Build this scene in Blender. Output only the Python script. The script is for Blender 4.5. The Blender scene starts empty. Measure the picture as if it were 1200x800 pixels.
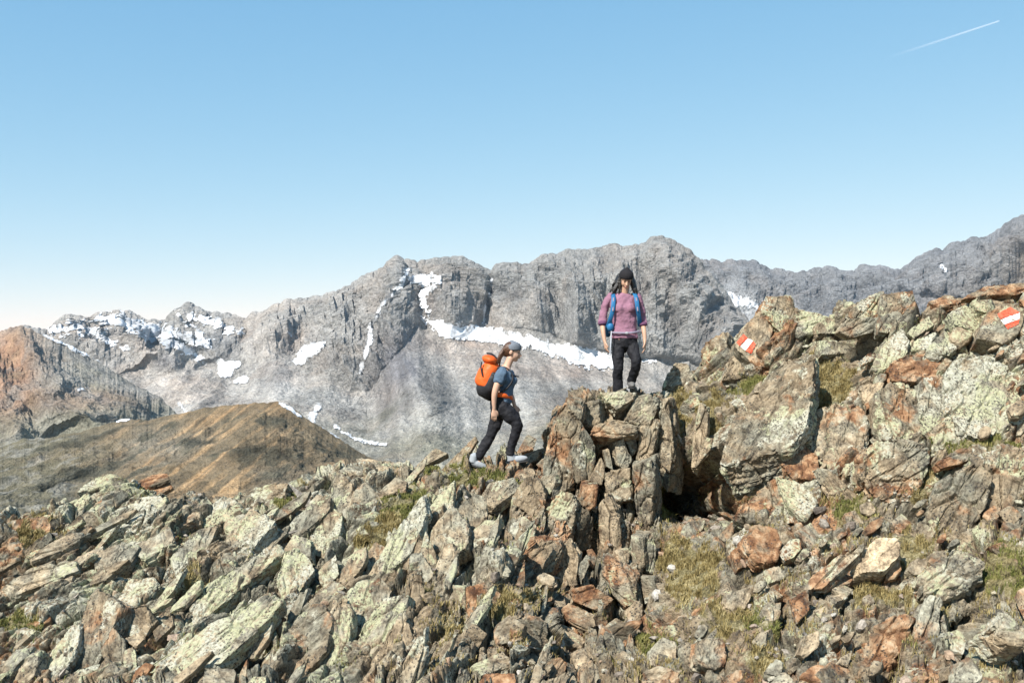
HAZE = True
import bpy, math, random
import numpy as np
from mathutils import Vector, Matrix
from mathutils.bvhtree import BVHTree

random.seed(7)
RNG = np.random.default_rng(11)
F = 1167.0                      # focal length in units of a 1200-wide frame (35 mm lens)
sc = bpy.context.scene
COL = sc.collection

# ------------------------------------------------------------------ helpers
def tag(o, label=None, cat=None, group=None, kind=None):
    if label: o['label'] = label
    if cat: o['category'] = cat
    if group: o['group'] = group
    if kind: o['kind'] = kind
    return o

def W(px, py, d):
    return np.array([(px - 600.0) / F * d, d, -(py - 400.0) / F * d])

def mesh_obj(name, verts, faces, mat=None, parent=None, smooth=False, origin=None):
    verts = np.asarray(verts, dtype=np.float32)
    o0 = np.zeros(3, dtype=np.float32) if origin is None else np.asarray(origin, dtype=np.float32)
    me = bpy.data.meshes.new(name)
    if isinstance(faces, np.ndarray):
        n, k = faces.shape
        me.vertices.add(len(verts)); me.loops.add(n * k); me.polygons.add(n)
        me.vertices.foreach_set('co', (verts - o0).ravel())
        me.loops.foreach_set('vertex_index', faces.astype(np.int32).ravel())
        me.polygons.foreach_set('loop_start', np.arange(0, n * k, k, dtype=np.int32))
        me.polygons.foreach_set('loop_total', np.full(n, k, dtype=np.int32))
        me.update(calc_edges=True)
    else:
        me.from_pydata([tuple(map(float, v)) for v in (verts - o0)], [], faces)
        me.update()
    me.polygons.foreach_set('use_smooth', np.full(len(me.polygons), smooth, dtype=bool))
    if mat: me.materials.append(mat)
    o = bpy.data.objects.new(name, me); COL.objects.link(o)
    if parent is not None:
        o.parent = parent
    elif origin is not None:
        o.location = tuple(float(c) for c in o0)
    return o

def empty(name, loc):
    o = bpy.data.objects.new(name, None); COL.objects.link(o)
    o.location = tuple(float(c) for c in loc); o.empty_display_size = 0.1
    return o

def set_attr(o, name, rgba):
    a = o.data.color_attributes.new(name, 'FLOAT_COLOR', 'POINT')
    a.data.foreach_set('color', np.asarray(rgba, dtype=np.float32).ravel())

# ------------------------------------------------------------------ numpy noise
_P = np.random.default_rng(3).permutation(256).astype(np.int32)
_P = np.concatenate([_P, _P])
_G = np.random.default_rng(4).normal(size=(256, 3)).astype(np.float32)
_G /= np.linalg.norm(_G, axis=1, keepdims=True)
_R = np.random.default_rng(5).random((256, 8)).astype(np.float32)

def _hash(ix, iy, iz):
    return _P[_P[_P[ix & 255] + (iy & 255)] + (iz & 255)]

def perlin(p):
    p = np.asarray(p, dtype=np.float32)
    i = np.floor(p).astype(np.int32); f = p - i
    u = f * f * f * (f * (f * 6 - 15) + 10)
    out = 0
    for dx in (0, 1):
        wx = u[:, 0] if dx else 1 - u[:, 0]
        for dy in (0, 1):
            wy = u[:, 1] if dy else 1 - u[:, 1]
            for dz in (0, 1):
                wz = u[:, 2] if dz else 1 - u[:, 2]
                g = _G[_hash(i[:, 0] + dx, i[:, 1] + dy, i[:, 2] + dz)]
                dt = g[:, 0] * (f[:, 0] - dx) + g[:, 1] * (f[:, 1] - dy) + g[:, 2] * (f[:, 2] - dz)
                out = out + wx * wy * wz * dt
    return out * 1.5

def fbm(p, octv=4, lac=2.03, gain=0.5, ridged=False):
    p = np.asarray(p, dtype=np.float32).copy(); a = 1.0; s = 0; t = 0
    for k in range(octv):
        n = perlin(p)
        if ridged: n = 1 - 2 * np.abs(n)
        s = s + a * n; t += a
        a *= gain; p = p * lac + 17.3
    return s / t

def blocks(p, tilt=0.9):
    """faceted block field: every 3-D cell has its own height and tilted face. returns (height, crack 0..1)"""
    p = np.asarray(p, dtype=np.float32)
    i = np.floor(p).astype(np.int32); f = p - i
    n = len(p)
    b1 = np.full(n, 9, np.float32); b2 = np.full(n, 9, np.float32); val = np.zeros(n, np.float32)
    for dx in (-1, 0, 1):
        for dy in (-1, 0, 1):
            for dz in (-1, 0, 1):
                r = _R[_hash(i[:, 0] + dx, i[:, 1] + dy, i[:, 2] + dz)]
                qx = dx + r[:, 0] - f[:, 0]; qy = dy + r[:, 1] - f[:, 1]; qz = dz + r[:, 2] - f[:, 2]
                dd = qx * qx + qy * qy + qz * qz
                v = (r[:, 3] - 0.5) * 1.4 - tilt * ((r[:, 4] - .5) * qx + (r[:, 5] - .5) * qy + (r[:, 6] - .5) * qz) * 1.6
                m = dd < b1
                b2 = np.where(m, b1, np.minimum(b2, dd))
                val = np.where(m, v, val)
                b1 = np.where(m, dd, b1)
    edge = np.sqrt(b2) - np.sqrt(b1)
    return val, np.clip(1 - edge / 0.10, 0, 1)

def sm(x, a, b):
    t = np.clip((np.asarray(x, dtype=np.float64) - a) / (b - a), 0, 1)
    return t * t * (3 - 2 * t)

# ------------------------------------------------------------------ node helper
class NT:
    def __init__(self, name):
        self.m = bpy.data.materials.new(name); self.m.use_nodes = True
        self.t = self.m.node_tree; self.t.nodes.clear()
        self.out = self.t.nodes.new('ShaderNodeOutputMaterial')
    def n(self, typ, **kw):
        nd = self.t.nodes.new(typ)
        for k, v in kw.items():
            if k.startswith('in_'):
                key = k[3:]
                key = int(key) if key.isdigit() else key.replace('_', ' ')
                self.put(nd.inputs[key], v)
            else: setattr(nd, k, v)
        return nd
    def put(self, sock, v):
        if hasattr(v, 'is_output') or isinstance(v, bpy.types.NodeSocket): self.t.links.new(v, sock)
        else: sock.default_value = v
    def noise(self, vec, scale, detail=4, rough=.55, dist=0.0):
        nd = self.n('ShaderNodeTexNoise'); self.put(nd.inputs['Vector'], vec)
        nd.inputs['Scale'].default_value = scale; nd.inputs['Detail'].default_value = detail
        nd.inputs['Roughness'].default_value = rough; nd.inputs['Distortion'].default_value = dist
        return nd.outputs['Fac']
    def math(self, op, a, b=0.0, clamp=False):
        nd = self.n('ShaderNodeMath', operation=op); nd.use_clamp = clamp
        self.put(nd.inputs[0], a); self.put(nd.inputs[1], b)
        return nd.outputs[0]
    def ramp(self, fac, stops):
        nd = self.n('ShaderNodeValToRGB'); self.put(nd.inputs[0], fac)
        e = nd.color_ramp.elements
        while len(e) < len(stops): e.new(0.5)
        for k, (p, c) in enumerate(stops):
            e[k].position = p; e[k].color = (c, c, c, 1) if not hasattr(c, '__len__') else (*c, 1)
        return nd.outputs[0]
    def step(self, x, lo, hi):
        nd = self.n('ShaderNodeMapRange'); nd.interpolation_type = 'SMOOTHSTEP'
        self.put(nd.inputs['Value'], x); self.put(nd.inputs['From Min'], lo); self.put(nd.inputs['From Max'], hi)
        return nd.outputs[0]
    def mix(self, fac, a, b, mode='MIX'):
        nd = self.n('ShaderNodeMix', data_type='RGBA', blend_type=mode)
        self.put(nd.inputs[0], fac)
        for s, v in ((nd.inputs[6], a), (nd.inputs[7], b)):
            if isinstance(v, tuple): v = (*v, 1) if len(v) == 3 else v
            self.put(s, v)
        return nd.outputs[2]
    def bump(self, h, dist, strength=1.0, normal=None):
        nd = self.n('ShaderNodeBump'); self.put(nd.inputs['Height'], h)
        nd.inputs['Distance'].default_value = dist; nd.inputs['Strength'].default_value = strength
        if normal is not None: self.put(nd.inputs['Normal'], normal)
        return nd.outputs[0]
    def principled(self, color, rough=.9, normal=None, **kw):
        b = self.n('ShaderNodeBsdfPrincipled'); self.put(b.inputs['Base Color'], (*color, 1) if isinstance(color, tuple) else color)
        self.put(b.inputs['Roughness'], rough)
        b.inputs['Specular IOR Level'].default_value = kw.get('spec', .25)
        if normal is not None: self.put(b.inputs['Normal'], normal)
        self.t.links.new(b.outputs[0], self.out.inputs['Surface'])
        return b

def rock_material(name, ground):
    g = NT(name)
    if ground:
        vec = g.n('ShaderNodeNewGeometry').outputs['Position']
        at = g.n('ShaderNodeAttribute', attribute_name='zone')
        colr = at.outputs['Color']; alpha = at.outputs['Alpha']; rnd = 0.5
    else:
        oi = g.n('ShaderNodeObjectInfo')
        tc = g.n('ShaderNodeTexCoord').outputs['Object']
        off = g.n('ShaderNodeVectorMath', operation='SCALE'); g.put(off.inputs[0], (13.1, 7.7, 21.9)); g.put(off.inputs['Scale'], oi.outputs['Random'])
        ad = g.n('ShaderNodeVectorMath', operation='ADD'); g.put(ad.inputs[0], tc); g.put(ad.inputs[1], off.outputs[0])
        vec = ad.outputs[0]; colr = oi.outputs['Color']; alpha = oi.outputs['Alpha']
    sp = g.n('ShaderNodeSeparateColor'); g.put(sp.inputs[0], colr)
    lich, rust, tone = sp.outputs[0], sp.outputs[1], sp.outputs[2]
    # foliation: coordinates stretched along the bedding
    mp = g.n('ShaderNodeMapping'); g.put(mp.inputs['Vector'], vec)
    mp.vector_type = 'TEXTURE'
    if ground: mp.inputs['Rotation'].default_value = (0, math.radians(-45), 0)
    mp.inputs['Scale'].default_value = (1.0, .9, .22) if ground else (1.6, .55, .14)
    st = mp.outputs[0]
    big = g.noise(vec, 1.7, 5, .6, .4)
    mid = g.noise(vec, 8.0, 8, .68, .3)
    fol = g.noise(st, 7.0, 7, .65, .5)
    fine = g.noise(vec, 42.0, 4, .7)
    patch = g.noise(vec, 4.6, 9, .66, .8)
    t = g.math('ADD', g.math('ADD', g.math('MULTIPLY', mid, .42), g.math('MULTIPLY', fol, .33)), g.math('MULTIPLY', fine, .25))
    base = g.ramp(t, [(.36, (.026, .023, .019)), (.45, (.115, .100, .078)), (.54, (.250, .224, .174)), (.67, (.430, .395, .320))])
    hue = g.mix(g.step(big, .40, .62), (1.08, .94, .79), (.95, 1.0, .98))
    base = g.mix(1.0, base, hue, 'MULTIPLY')
    tn = g.math('ADD', g.math('MULTIPLY', tone, 1.05), .42)
    tc3 = g.n('ShaderNodeCombineXYZ'); [g.put(tc3.inputs[k], tn) for k in range(3)]
    base = g.mix(1.0, base, tc3.outputs[0], 'MULTIPLY')
    # rust stains
    rm = g.step(g.math('ADD', g.noise(vec, 2.6, 6, .62, .7), g.math('MULTIPLY', rust, .30)), .64, .78)
    rcol = g.ramp(mid, [(.36, (.070, .030, .016)), (.47, (.200, .095, .045)), (.56, (.350, .200, .105)), (.68, (.48, .35, .23))])
    base = g.mix(g.math('MULTIPLY', rm, .88), base, rcol)
    # ground soil / moss
    mm = g.step(g.math('ADD', patch, g.math('MULTIPLY', alpha, .55)), .80, .95) if ground else None
    # lichen crust, yellow green and pale
    lm = g.step(g.math('ADD', patch, g.math('ADD', g.math('MULTIPLY', lich, .32), g.math('MULTIPLY', g.math('SUBTRACT', g.noise(vec, 1.9, 3, .5), .5), .7))), .66, .72)
    hole = g.step(g.noise(vec, 30, 5, .68), .42, .51)
    lm = g.math('MULTIPLY', lm, hole)
    lcol = g.mix(g.step(g.noise(vec, 2.1, 3, .5), .45, .58), (.405, .400, .255), (.450, .432, .350))
    lcol = g.mix(g.math('MULTIPLY', g.step(fine, .42, .66), .55), lcol, (.20, .215, .13))
    base = g.mix(g.math('MULTIPLY', lm, .90), base, lcol)
    # black crustose lichen specks
    vo = g.n('ShaderNodeTexVoronoi'); g.put(vo.inputs['Vector'], vec); vo.inputs['Scale'].default_value = 34
    sk = g.math('MULTIPLY', g.math('SUBTRACT', 1.0, g.step(g.math('ADD', vo.outputs['Distance'], g.math('MULTIPLY', fine, .25)), .38, .47)), g.step(g.noise(vec, 3.3, 5, .65), .44, .54))
    sk = g.math('MULTIPLY', sk, g.math('SUBTRACT', 1.75, tone, True))
    base = g.mix(g.math('MULTIPLY', sk, .85), base, (.040, .038, .036))
    if ground:
        soil = g.ramp(g.math('ADD', g.math('MULTIPLY', fine, .5), g.math('MULTIPLY', patch, .5)), [(.36, (.030, .024, .014)), (.46, (.085, .072, .032)), (.54, (.190, .160, .075)), (.64, (.36, .32, .23))])
        base = g.mix(g.math('MULTIPLY', mm, .92), base, soil)
    h = g.math('ADD', g.math('MULTIPLY', fol, .45), g.math('ADD', g.math('MULTIPLY', mid, .35), g.math('MULTIPLY', fine, .40)))
    nrm = g.bump(h, .036, 1.0)
    g.principled(base, .93, nrm, spec=.18)
    return g.m

MAT_ROCK = rock_material('lichened_schist', False)
MAT_GROUND = rock_material('ridge_rock_and_soil', True)
# ------------------------------------------------------------------ generic profile sheet
def sheet(table, cols, nrow, pre=None, post=None, rowpow=None):
    """table: {px: [(py, depth), ...] from near to far}; returns pos (nr,nc,3)"""
    ks = sorted(table)
    tt = np.linspace(0, 1, nrow)
    D = []; Z = []
    for k in ks:
        nodes = [(-(py - 400) / F * d, d, py) for py, d in table[k]]
        py = np.array([n[2] for n in nodes], float); d = np.array([n[1] for n in nodes], float); z = np.array([n[0] for n in nodes], float)
        L = np.concatenate([[0], np.cumsum(np.abs(np.diff(py)) + 60 * np.abs(np.diff(np.log(d))))]); L /= L[-1]
        D.append(np.interp(tt, L, d)); Z.append(np.interp(tt, L, z))
    D = np.array(D); Z = np.array(Z)
    # smooth interpolation across columns
    ka = np.array(ks, float)
    idx = np.clip(np.searchsorted(ka, cols) - 1, 0, len(ka) - 2)
    w = np.clip((cols - ka[idx]) / (ka[idx + 1] - ka[idx]), 0, 1)
    d = (D[idx] * (1 - w)[:, None] + D[idx + 1] * w[:, None]).T
    z = (Z[idx] * (1 - w)[:, None] + Z[idx + 1] * w[:, None]).T
    x = (cols[None, :] - 600) / F * d
    return np.stack([x, d, z], -1)

def blur_rows(a, n):
    for _ in range(n):
        b = a.copy(); b[1:-1] = (a[:-2] + 2 * a[1:-1] + a[2:]) / 4; a = b
    return a

def normals(P):
    gx = np.gradient(P, axis=1); gy = np.gradient(P, axis=0)
    n = np.cross(gx, gy); n /= np.linalg.norm(n, axis=-1, keepdims=True) + 1e-9
    if n[..., 2].mean() < 0: n = -n
    return n

def grid_faces(nr, nc):
    i = np.arange(nr * nc).reshape(nr, nc)
    return np.stack([i[:-1, :-1], i[:-1, 1:], i[1:, 1:], i[1:, :-1]], -1).reshape(-1, 4)

# ------------------------------------------------------------------ foreground ridge
TB = {
 -400: [(800, 9.4), (720, 11), (660, 12.2)],
 -100: [(800, 8.9), (700, 10.3), (620, 11.8)],
 0:    [(800, 8.6), (700, 9.9), (604, 11.6)],
 90:   [(800, 8.5), (700, 9.8), (620, 11.0), (590, 11.8)],
 150:  [(800, 8.4), (700, 9.8), (600, 11.2), (566, 12.2)],
 215:  [(800, 8.3), (700, 9.7), (605, 11.3), (596, 11.8)],
 300:  [(800, 8.2), (700, 9.6), (600, 11.2), (583, 11.9)],
 380:  [(800, 8.2), (700, 9.6), (600, 11.2), (556, 12.4)],
 450:  [(800, 8.1), (700, 9.4), (600, 11.0), (560, 11.9), (546, 13)],
 540:  [(800, 8.0), (700, 9.3), (600, 10.9), (555, 12.0), (541, 13.0)],
 600:  [(800, 8.0), (700, 9.2), (600, 11.0), (550, 12.0), (534, 13.0)],
 634:  [(800, 8.2), (740, 9.3), (620, 11.0), (560, 11.9), (530, 12.9)],
 660:  [(800, 8.4), (735, 9.9), (620, 11.1), (540, 11.9), (482, 12.4), (480, 12.9)],
 700:  [(800, 8.4), (730, 10.0), (620, 11.2), (520, 12.0), (466, 12.4), (465, 12.9)],
 762:  [(800, 8.3), (730, 9.9), (620, 11.2), (520, 12.1), (466, 12.5), (465, 13.1)],
 800:  [(800, 8.1), (700, 9.7), (600, 11.4), (500, 12.5), (462, 13.4)],
 850:  [(800, 7.9), (700, 9.3), (600, 10.9), (500, 12.0), (440, 12.8), (412, 13.3)],
 900:  [(800, 7.7), (700, 9.0), (600, 10.3), (500, 11.3), (400, 12.3), (358, 12.9)],
 960:  [(800, 7.6), (700, 8.8), (600, 10.0), (500, 11.0), (420, 11.9), (371, 12.6)],
 1040: [(800, 7.5), (700, 8.6), (600, 9.7), (500, 10.6), (400, 11.5), (352, 12.2)],
 1100: [(800, 7.4), (700, 8.5), (600, 9.5), (500, 10.4), (400, 11.3), (362, 11.8)],
 1200: [(800, 7.2), (700, 8.2), (600, 9.2), (500, 10.0), (400, 10.8), (345, 11.4)],
 1600: [(800, 7.0), (600, 9.0), (400, 10.6), (320, 11.4)],
}
ks = sorted(TB)
for k in ks:
    n = TB[k]
    d0 = n[0][1]; dc = n[-1][1]; zc = -(n[-1][0] - 400) / F * dc
    def PY(z, d): return 400 - z * F / d
    nn = [(PY(-3.6, 3.2), 3.2), (PY(-3.4, 5.2), 5.2), (PY(-(800 - 400) / F * d0 - .35, d0 - 1.0), d0 - 1.0)]
    back = [(PY(zc - .10, dc + .5), dc + .5), (PY(zc - 1.6, dc + 2.4), dc + 2.4), (PY(zc - 6, dc + 8), dc + 8),
            (PY(zc - 60, dc + 70), dc + 70), (PY(-460, 300), 300)]
    TB[k] = nn + n + back
cols = np.concatenate([np.linspace(-380, -40, 90)[:-1], np.linspace(-40, 1240, 1150), np.linspace(1240, 1560, 80)[1:]])
# rows by node index so that crests line up
def ridge_sheet(nrow_vis=680):
    ks = sorted(TB)
    D = []; Z = []; PYc = []
    for k in ks:
        nodes = TB[k]
        py = np.array([a for a, b in nodes]); d = np.array([b for a, b in nodes]); z = -(py - 400) / F * d
        i0, i1 = 3, len(nodes) - 6           # visible part
        seg = []
        def rs(a, b, n, end=False):
            pp = py[a:b + 1]; dd = d[a:b + 1]; zz = z[a:b + 1]
            L = np.concatenate([[0], np.cumsum(np.abs(np.diff(pp)) + 40 * np.abs(np.diff(dd)))]); L = L / L[-1]
            t = np.linspace(0, 1, n, endpoint=end)
            return np.interp(t, L, dd), np.interp(t, L, zz)
        p1 = rs(0, 3, 60); p2 = rs(3, i1, nrow_vis); p3 = rs(i1, i1 + 2, 60); p4 = rs(i1 + 2, len(nodes) - 1, 40, True)
        D.append(np.concatenate([p1[0], p2[0], p3[0], p4[0]])); Z.append(np.concatenate([p1[1], p2[1], p3[1], p4[1]]))
    D = np.array(D); Z = np.array(Z); ka = np.array(ks, float)
    idx = np.clip(np.searchsorted(ka, cols) - 1, 0, len(ka) - 2)
    w = np.clip((cols - ka[idx]) / (ka[idx + 1] - ka[idx]), 0, 1); w = w * w * (3 - 2 * w) * .5 + w * .5
    d = (D[idx] * (1 - w)[:, None] + D[idx + 1] * w[:, None]).T
    z = (Z[idx] * (1 - w)[:, None] + Z[idx + 1] * w[:, None]).T
    x = (cols[None, :] - 600) / F * d
    return np.stack([x, d, z], -1)
PB = ridge_sheet()
NV0, NV1 = 60, 740
_PYB = 400 - PB[..., 2] * F / PB[..., 1]

def depth_at(px, py):
    """depth of the ridge's base surface along the direction (px, py)"""
    c = int(np.clip(np.searchsorted(cols, px), 0, len(cols) - 1))
    col = _PYB[40:NV1 + 8, c]; dd = PB[40:NV1 + 8, c, 1]
    j = np.argmax(col <= py)
    if col[j] > py: j = len(col) - 1
    return float(dd[j])

def theta(px):
    return np.interp(px, [0, 300, 450, 600, 650, 780, 850, 950, 1200], [36, 42, 52, 66, 80, 80, 52, 40, 36])

# pits under overhangs (px, py, rx, ry, depth m)
PITS = [(850, 575, 62, 26, 2.0), (806, 570, 12, 34, .35), (1150, 738, 26, 24, .55), (277, 762, 26, 22, 1.0), (342, 628, 12, 14, .5),
        (690, 655, 16, 24, .5), (640, 530, 10, 26, .35), (1005, 398, 22, 12, .4), (1022, 495, 8, 22, .4), (925, 725, 10, 20, .35),
        (545, 665, 14, 16, .45), (492, 625, 7, 22, .4), (590, 615, 10, 26, .45), (418, 600, 16, 8, .3), (830, 436, 16, 12, .35),
        (715, 485, 20, 12, .3), (722, 535, 18, 18, .35), (774, 512, 7, 40, .4), (1185, 350, 18, 7, .4), (990, 665, 16, 9, .25)]
# grass patches (px, py, rx, ry, dryness 0 green..1 straw)
GRASS = [(474, 592, 26, 22, .35), (455, 622, 18, 14, .6), (548, 562, 28, 9, .15), (592, 568, 16, 10, .2), (505, 540, 16, 7, .4),
         (795, 485, 11, 34, .9), (835, 485, 16, 26, .8), (792, 570, 13, 36, .3), (968, 448, 24, 36, .8), (1150, 517, 52, 9, .35),
         (1072, 568, 18, 14, .5), (1000, 600, 26, 12, .2), (1055, 640, 28, 20, .55), (1172, 665, 32, 26, .3), (815, 688, 24, 20, .75), (852, 728, 20, 14, .7), (836, 660, 14, 8, .8),
         (885, 735, 22, 12, .4), (765, 750, 12, 12, .1), (545, 745, 16, 10, .8), (575, 710, 26, 8, .8), (226, 690, 12, 10, .5),
         (330, 583, 14, 8, .3), (25, 735, 22, 14, .4), (40, 625, 26, 18, .8), (880, 455, 22, 14, .4), (800, 655, 28, 20, .6),
         (1095, 715, 16, 10, .5), (935, 372, 14, 6, .8), (1040, 690, 26, 10, .5), (600, 700, 30, 8, .85), (905, 775, 20, 12, .5), (425, 640, 14, 8, .5), (490, 700, 12, 14, .7),
         (350, 565, 10, 6, .5), (1010, 700, 12, 12, .6)]
def field(px, py, lst, pw=2):
    s = np.zeros(px.shape, np.float32); v = np.zeros(px.shape, np.float32)
    for e in lst:
        r = ((px - e[0]) / e[2]) ** 2 + ((py - e[1]) / e[3]) ** 2
        g = np.exp(-r ** pw * .7); s += g; v += g * e[4]
    return s, v

def rot_y(p, deg):
    c, s = math.cos(math.radians(deg)), math.sin(math.radians(deg))
    return np.stack([p[:, 0] * c + p[:, 2] * s, p[:, 1], -p[:, 0] * s + p[:, 2] * c], -1)

def build_ridge():
    P = PB.copy(); nr, nc, _ = P.shape
    P = blur_rows(P, 6)
    N = normals(P); p = P.reshape(-1, 3).astype(np.float32)
    px = (600 + F * p[:, 0] / np.maximum(p[:, 1], 1)); py = 400 - F * p[:, 2] / np.maximum(p[:, 1], 1)
    wx = fbm(np.stack([px, py, px * 0], -1) * .05, 3) * 34; wy = fbm(np.stack([px, py, px * 0 + 9], -1) * .05, 3) * 24
    gs, gd = field(px + wx, py + wy, GRASS)
    # smoother, softer ground in the gully and lower right
    soft = np.clip(np.clip(gs, 0, 1) * .75 + .22 * sm(px, 765, 820) * sm(py, 560, 620), 0, .85)
    warp = np.stack([perlin(p * 1.1 + 5), perlin(p * 1.1 + 31), perlin(p * 1.1 + 77)], -1)
    out = 0; tot = 0
    zones = [(38, np.clip(1 - (px - 430) / 120, 0, 1)), (78, np.clip(1 - np.abs(px - 665) / 170, 0, 1)), (44, np.clip((px - 770) / 110, 0, 1))]
    for ang, w in zones:
        idx = np.nonzero(w > 0)[0]
        q = rot_y(p[idx] + warp[idx] * .12, ang)       # q.x runs along the bedding as seen
        v1, c1 = blocks(q * np.array([.9, 1.5, 4.2], np.float32) + 3)
        v2, c2 = blocks(q * np.array([2.2, 3.6, 11.0], np.float32) + 9)
        v3, c3 = blocks(q * np.array([6.5, 9.0, 26.0], np.float32) + 1)
        o = np.zeros(len(p), np.float32)
        o[idx] = .17 * v1 + .075 * v2 + .028 * v3 - .10 * c1 - .045 * c2 - .012 * c3
        out = out + o * w; tot = tot + w
    out = out / np.maximum(tot, 1e-3)
    big = fbm(p * .55, 3) * .16
    fine = fbm(p * 7, 4) * .018
    disp = out * (1 - soft) + big + fine
    far = np.clip((P[..., 1].reshape(-1) - 14.5) / 4, 0, 1)
    disp = disp * (1 - .5 * far) + far * fbm(p * .15, 4) * 1.2
    # pits pushed in, away from the viewer
    vis = (np.arange(nr)[:, None] * np.ones(nc)[None, :]).reshape(-1)
    on = (vis > 50) & (vis < NV1 + 5)
    ps, pd = field(px, py, PITS, 1.6)
    p2 = p + N.reshape(-1, 3) * disp[:, None]
    push = np.where(on, pd, 0)
    p2[:, 1] += push; p2[:, 2] -= push * .25
    o = mesh_obj('rocky_ridge', p2, grid_faces(nr, nc), MAT_GROUND)
    zn = np.zeros((len(p), 4), np.float32)
    l = np.interp(px, [0, 180, 420, 560, 640, 780, 900, 1000, 1200], [.55, .8, .7, .45, .15, .2, .5, .55, .75])
    l = l * np.interp(py, [340, 560, 700, 800], [1, 1, .8, .7]) * np.where(px > 780, np.interp(py, [500, 600], [1, .45]), 1)
    zn[:, 0] = np.clip(l * .9 + perlin(p * .7) * .35, 0, 1)
    zn[:, 1] = np.clip(np.interp(px, [0, 60, 200, 500, 620, 760, 900, 1100], [.6, .5, .15, .2, .55, .4, .5, .5]) + perlin(p * .8 + 50) * .5, 0, 1) * .85
    zn[:, 2] = np.clip(.52 + perlin(p * 1.3 + 9) * .25, 0, 1)
    turf = sm(px, 765, 820) * sm(py, 560, 620) * np.clip(.42 + fbm(p * 1.6 + 70, 4) * 1.8, 0, 1)
    zn[:, 3] = np.clip(np.clip(gs, 0, 1) * 1.15 + turf * .6, 0, 1)
    set_attr(o, 'zone', zn)
    tag(o, kind='structure')
    return o, p2.reshape(nr, nc, 3), gs.reshape(nr, nc), (gd / np.maximum(gs, 1e-3)).reshape(nr, nc)

RIDGE, RP, RGS, RGD = build_ridge()
# ------------------------------------------------------------------ single rocks
_DIRS = {}
def cube_sphere(N):
    if N in _DIRS: return _DIRS[N]
    a = np.tan(np.linspace(-1, 1, N + 1) * math.pi / 4)
    V = []; Fc = []; key = {}
    def vid(x, y, z):
        k = (round(x, 5), round(y, 5), round(z, 5))
        if k not in key: key[k] = len(V); V.append((x, y, z))
        return key[k]
    for ax in range(3):
        for s in (-1, 1):
            ids = np.zeros((N + 1, N + 1), int)
            for i in range(N + 1):
                for j in range(N + 1):
                    c = [0, 0, 0]; c[ax] = s; c[(ax + 1) % 3] = a[i]; c[(ax + 2) % 3] = a[j] * s
                    ids[i, j] = vid(*c)
            Fc.append(np.stack([ids[:-1, :-1], ids[1:, :-1], ids[1:, 1:], ids[:-1, 1:]], -1).reshape(-1, 4))
    V = np.array(V, float); V /= np.linalg.norm(V, axis=1, keepdims=True)
    _DIRS[N] = (V, np.concatenate(Fc)); return _DIRS[N]

def polytope(dirs, S, planes, k=22, ret=False):
    """dirs in scaled space, S half sizes, planes (m, h): soft intersection of half-spaces"""
    inv = np.zeros(len(dirs)); nn = np.zeros((len(dirs), 3)); cs = []
    for m, h in planes:
        cs.append(np.maximum((dirs @ (m * S)) / h, 1e-9))
    mx = np.max(cs, axis=0)
    for (m, h), c in zip(planes, cs):
        wgt = (c / mx) ** k; inv += wgt; nn += wgt[:, None] * m
    r = 1 / (mx * inv ** (1.0 / k))
    if ret: return dirs * r[:, None] * S, nn / np.linalg.norm(nn, axis=1, keepdims=True)
    return dirs * r[:, None] * S

def zone_normal(px, py):
    r = random.Random(int(px * 31 + py * 17))
    if px < 440: az, el = -10 + r.uniform(-22, 16), 48 + r.uniform(-14, 14)
    elif px < 610: az, el = -6 + r.uniform(-28, 22), 36 + r.uniform(-14, 16)
    elif px < 790 and py < 700: az, el = r.uniform(-42, 34), 10 + r.uniform(-10, 16)
    elif py < 560: az, el = r.uniform(-30, 22), 32 + r.uniform(-14, 18)
    else: az, el = r.uniform(-25, 30), 44 + r.uniform(-18, 18)
    return az, el

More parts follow.
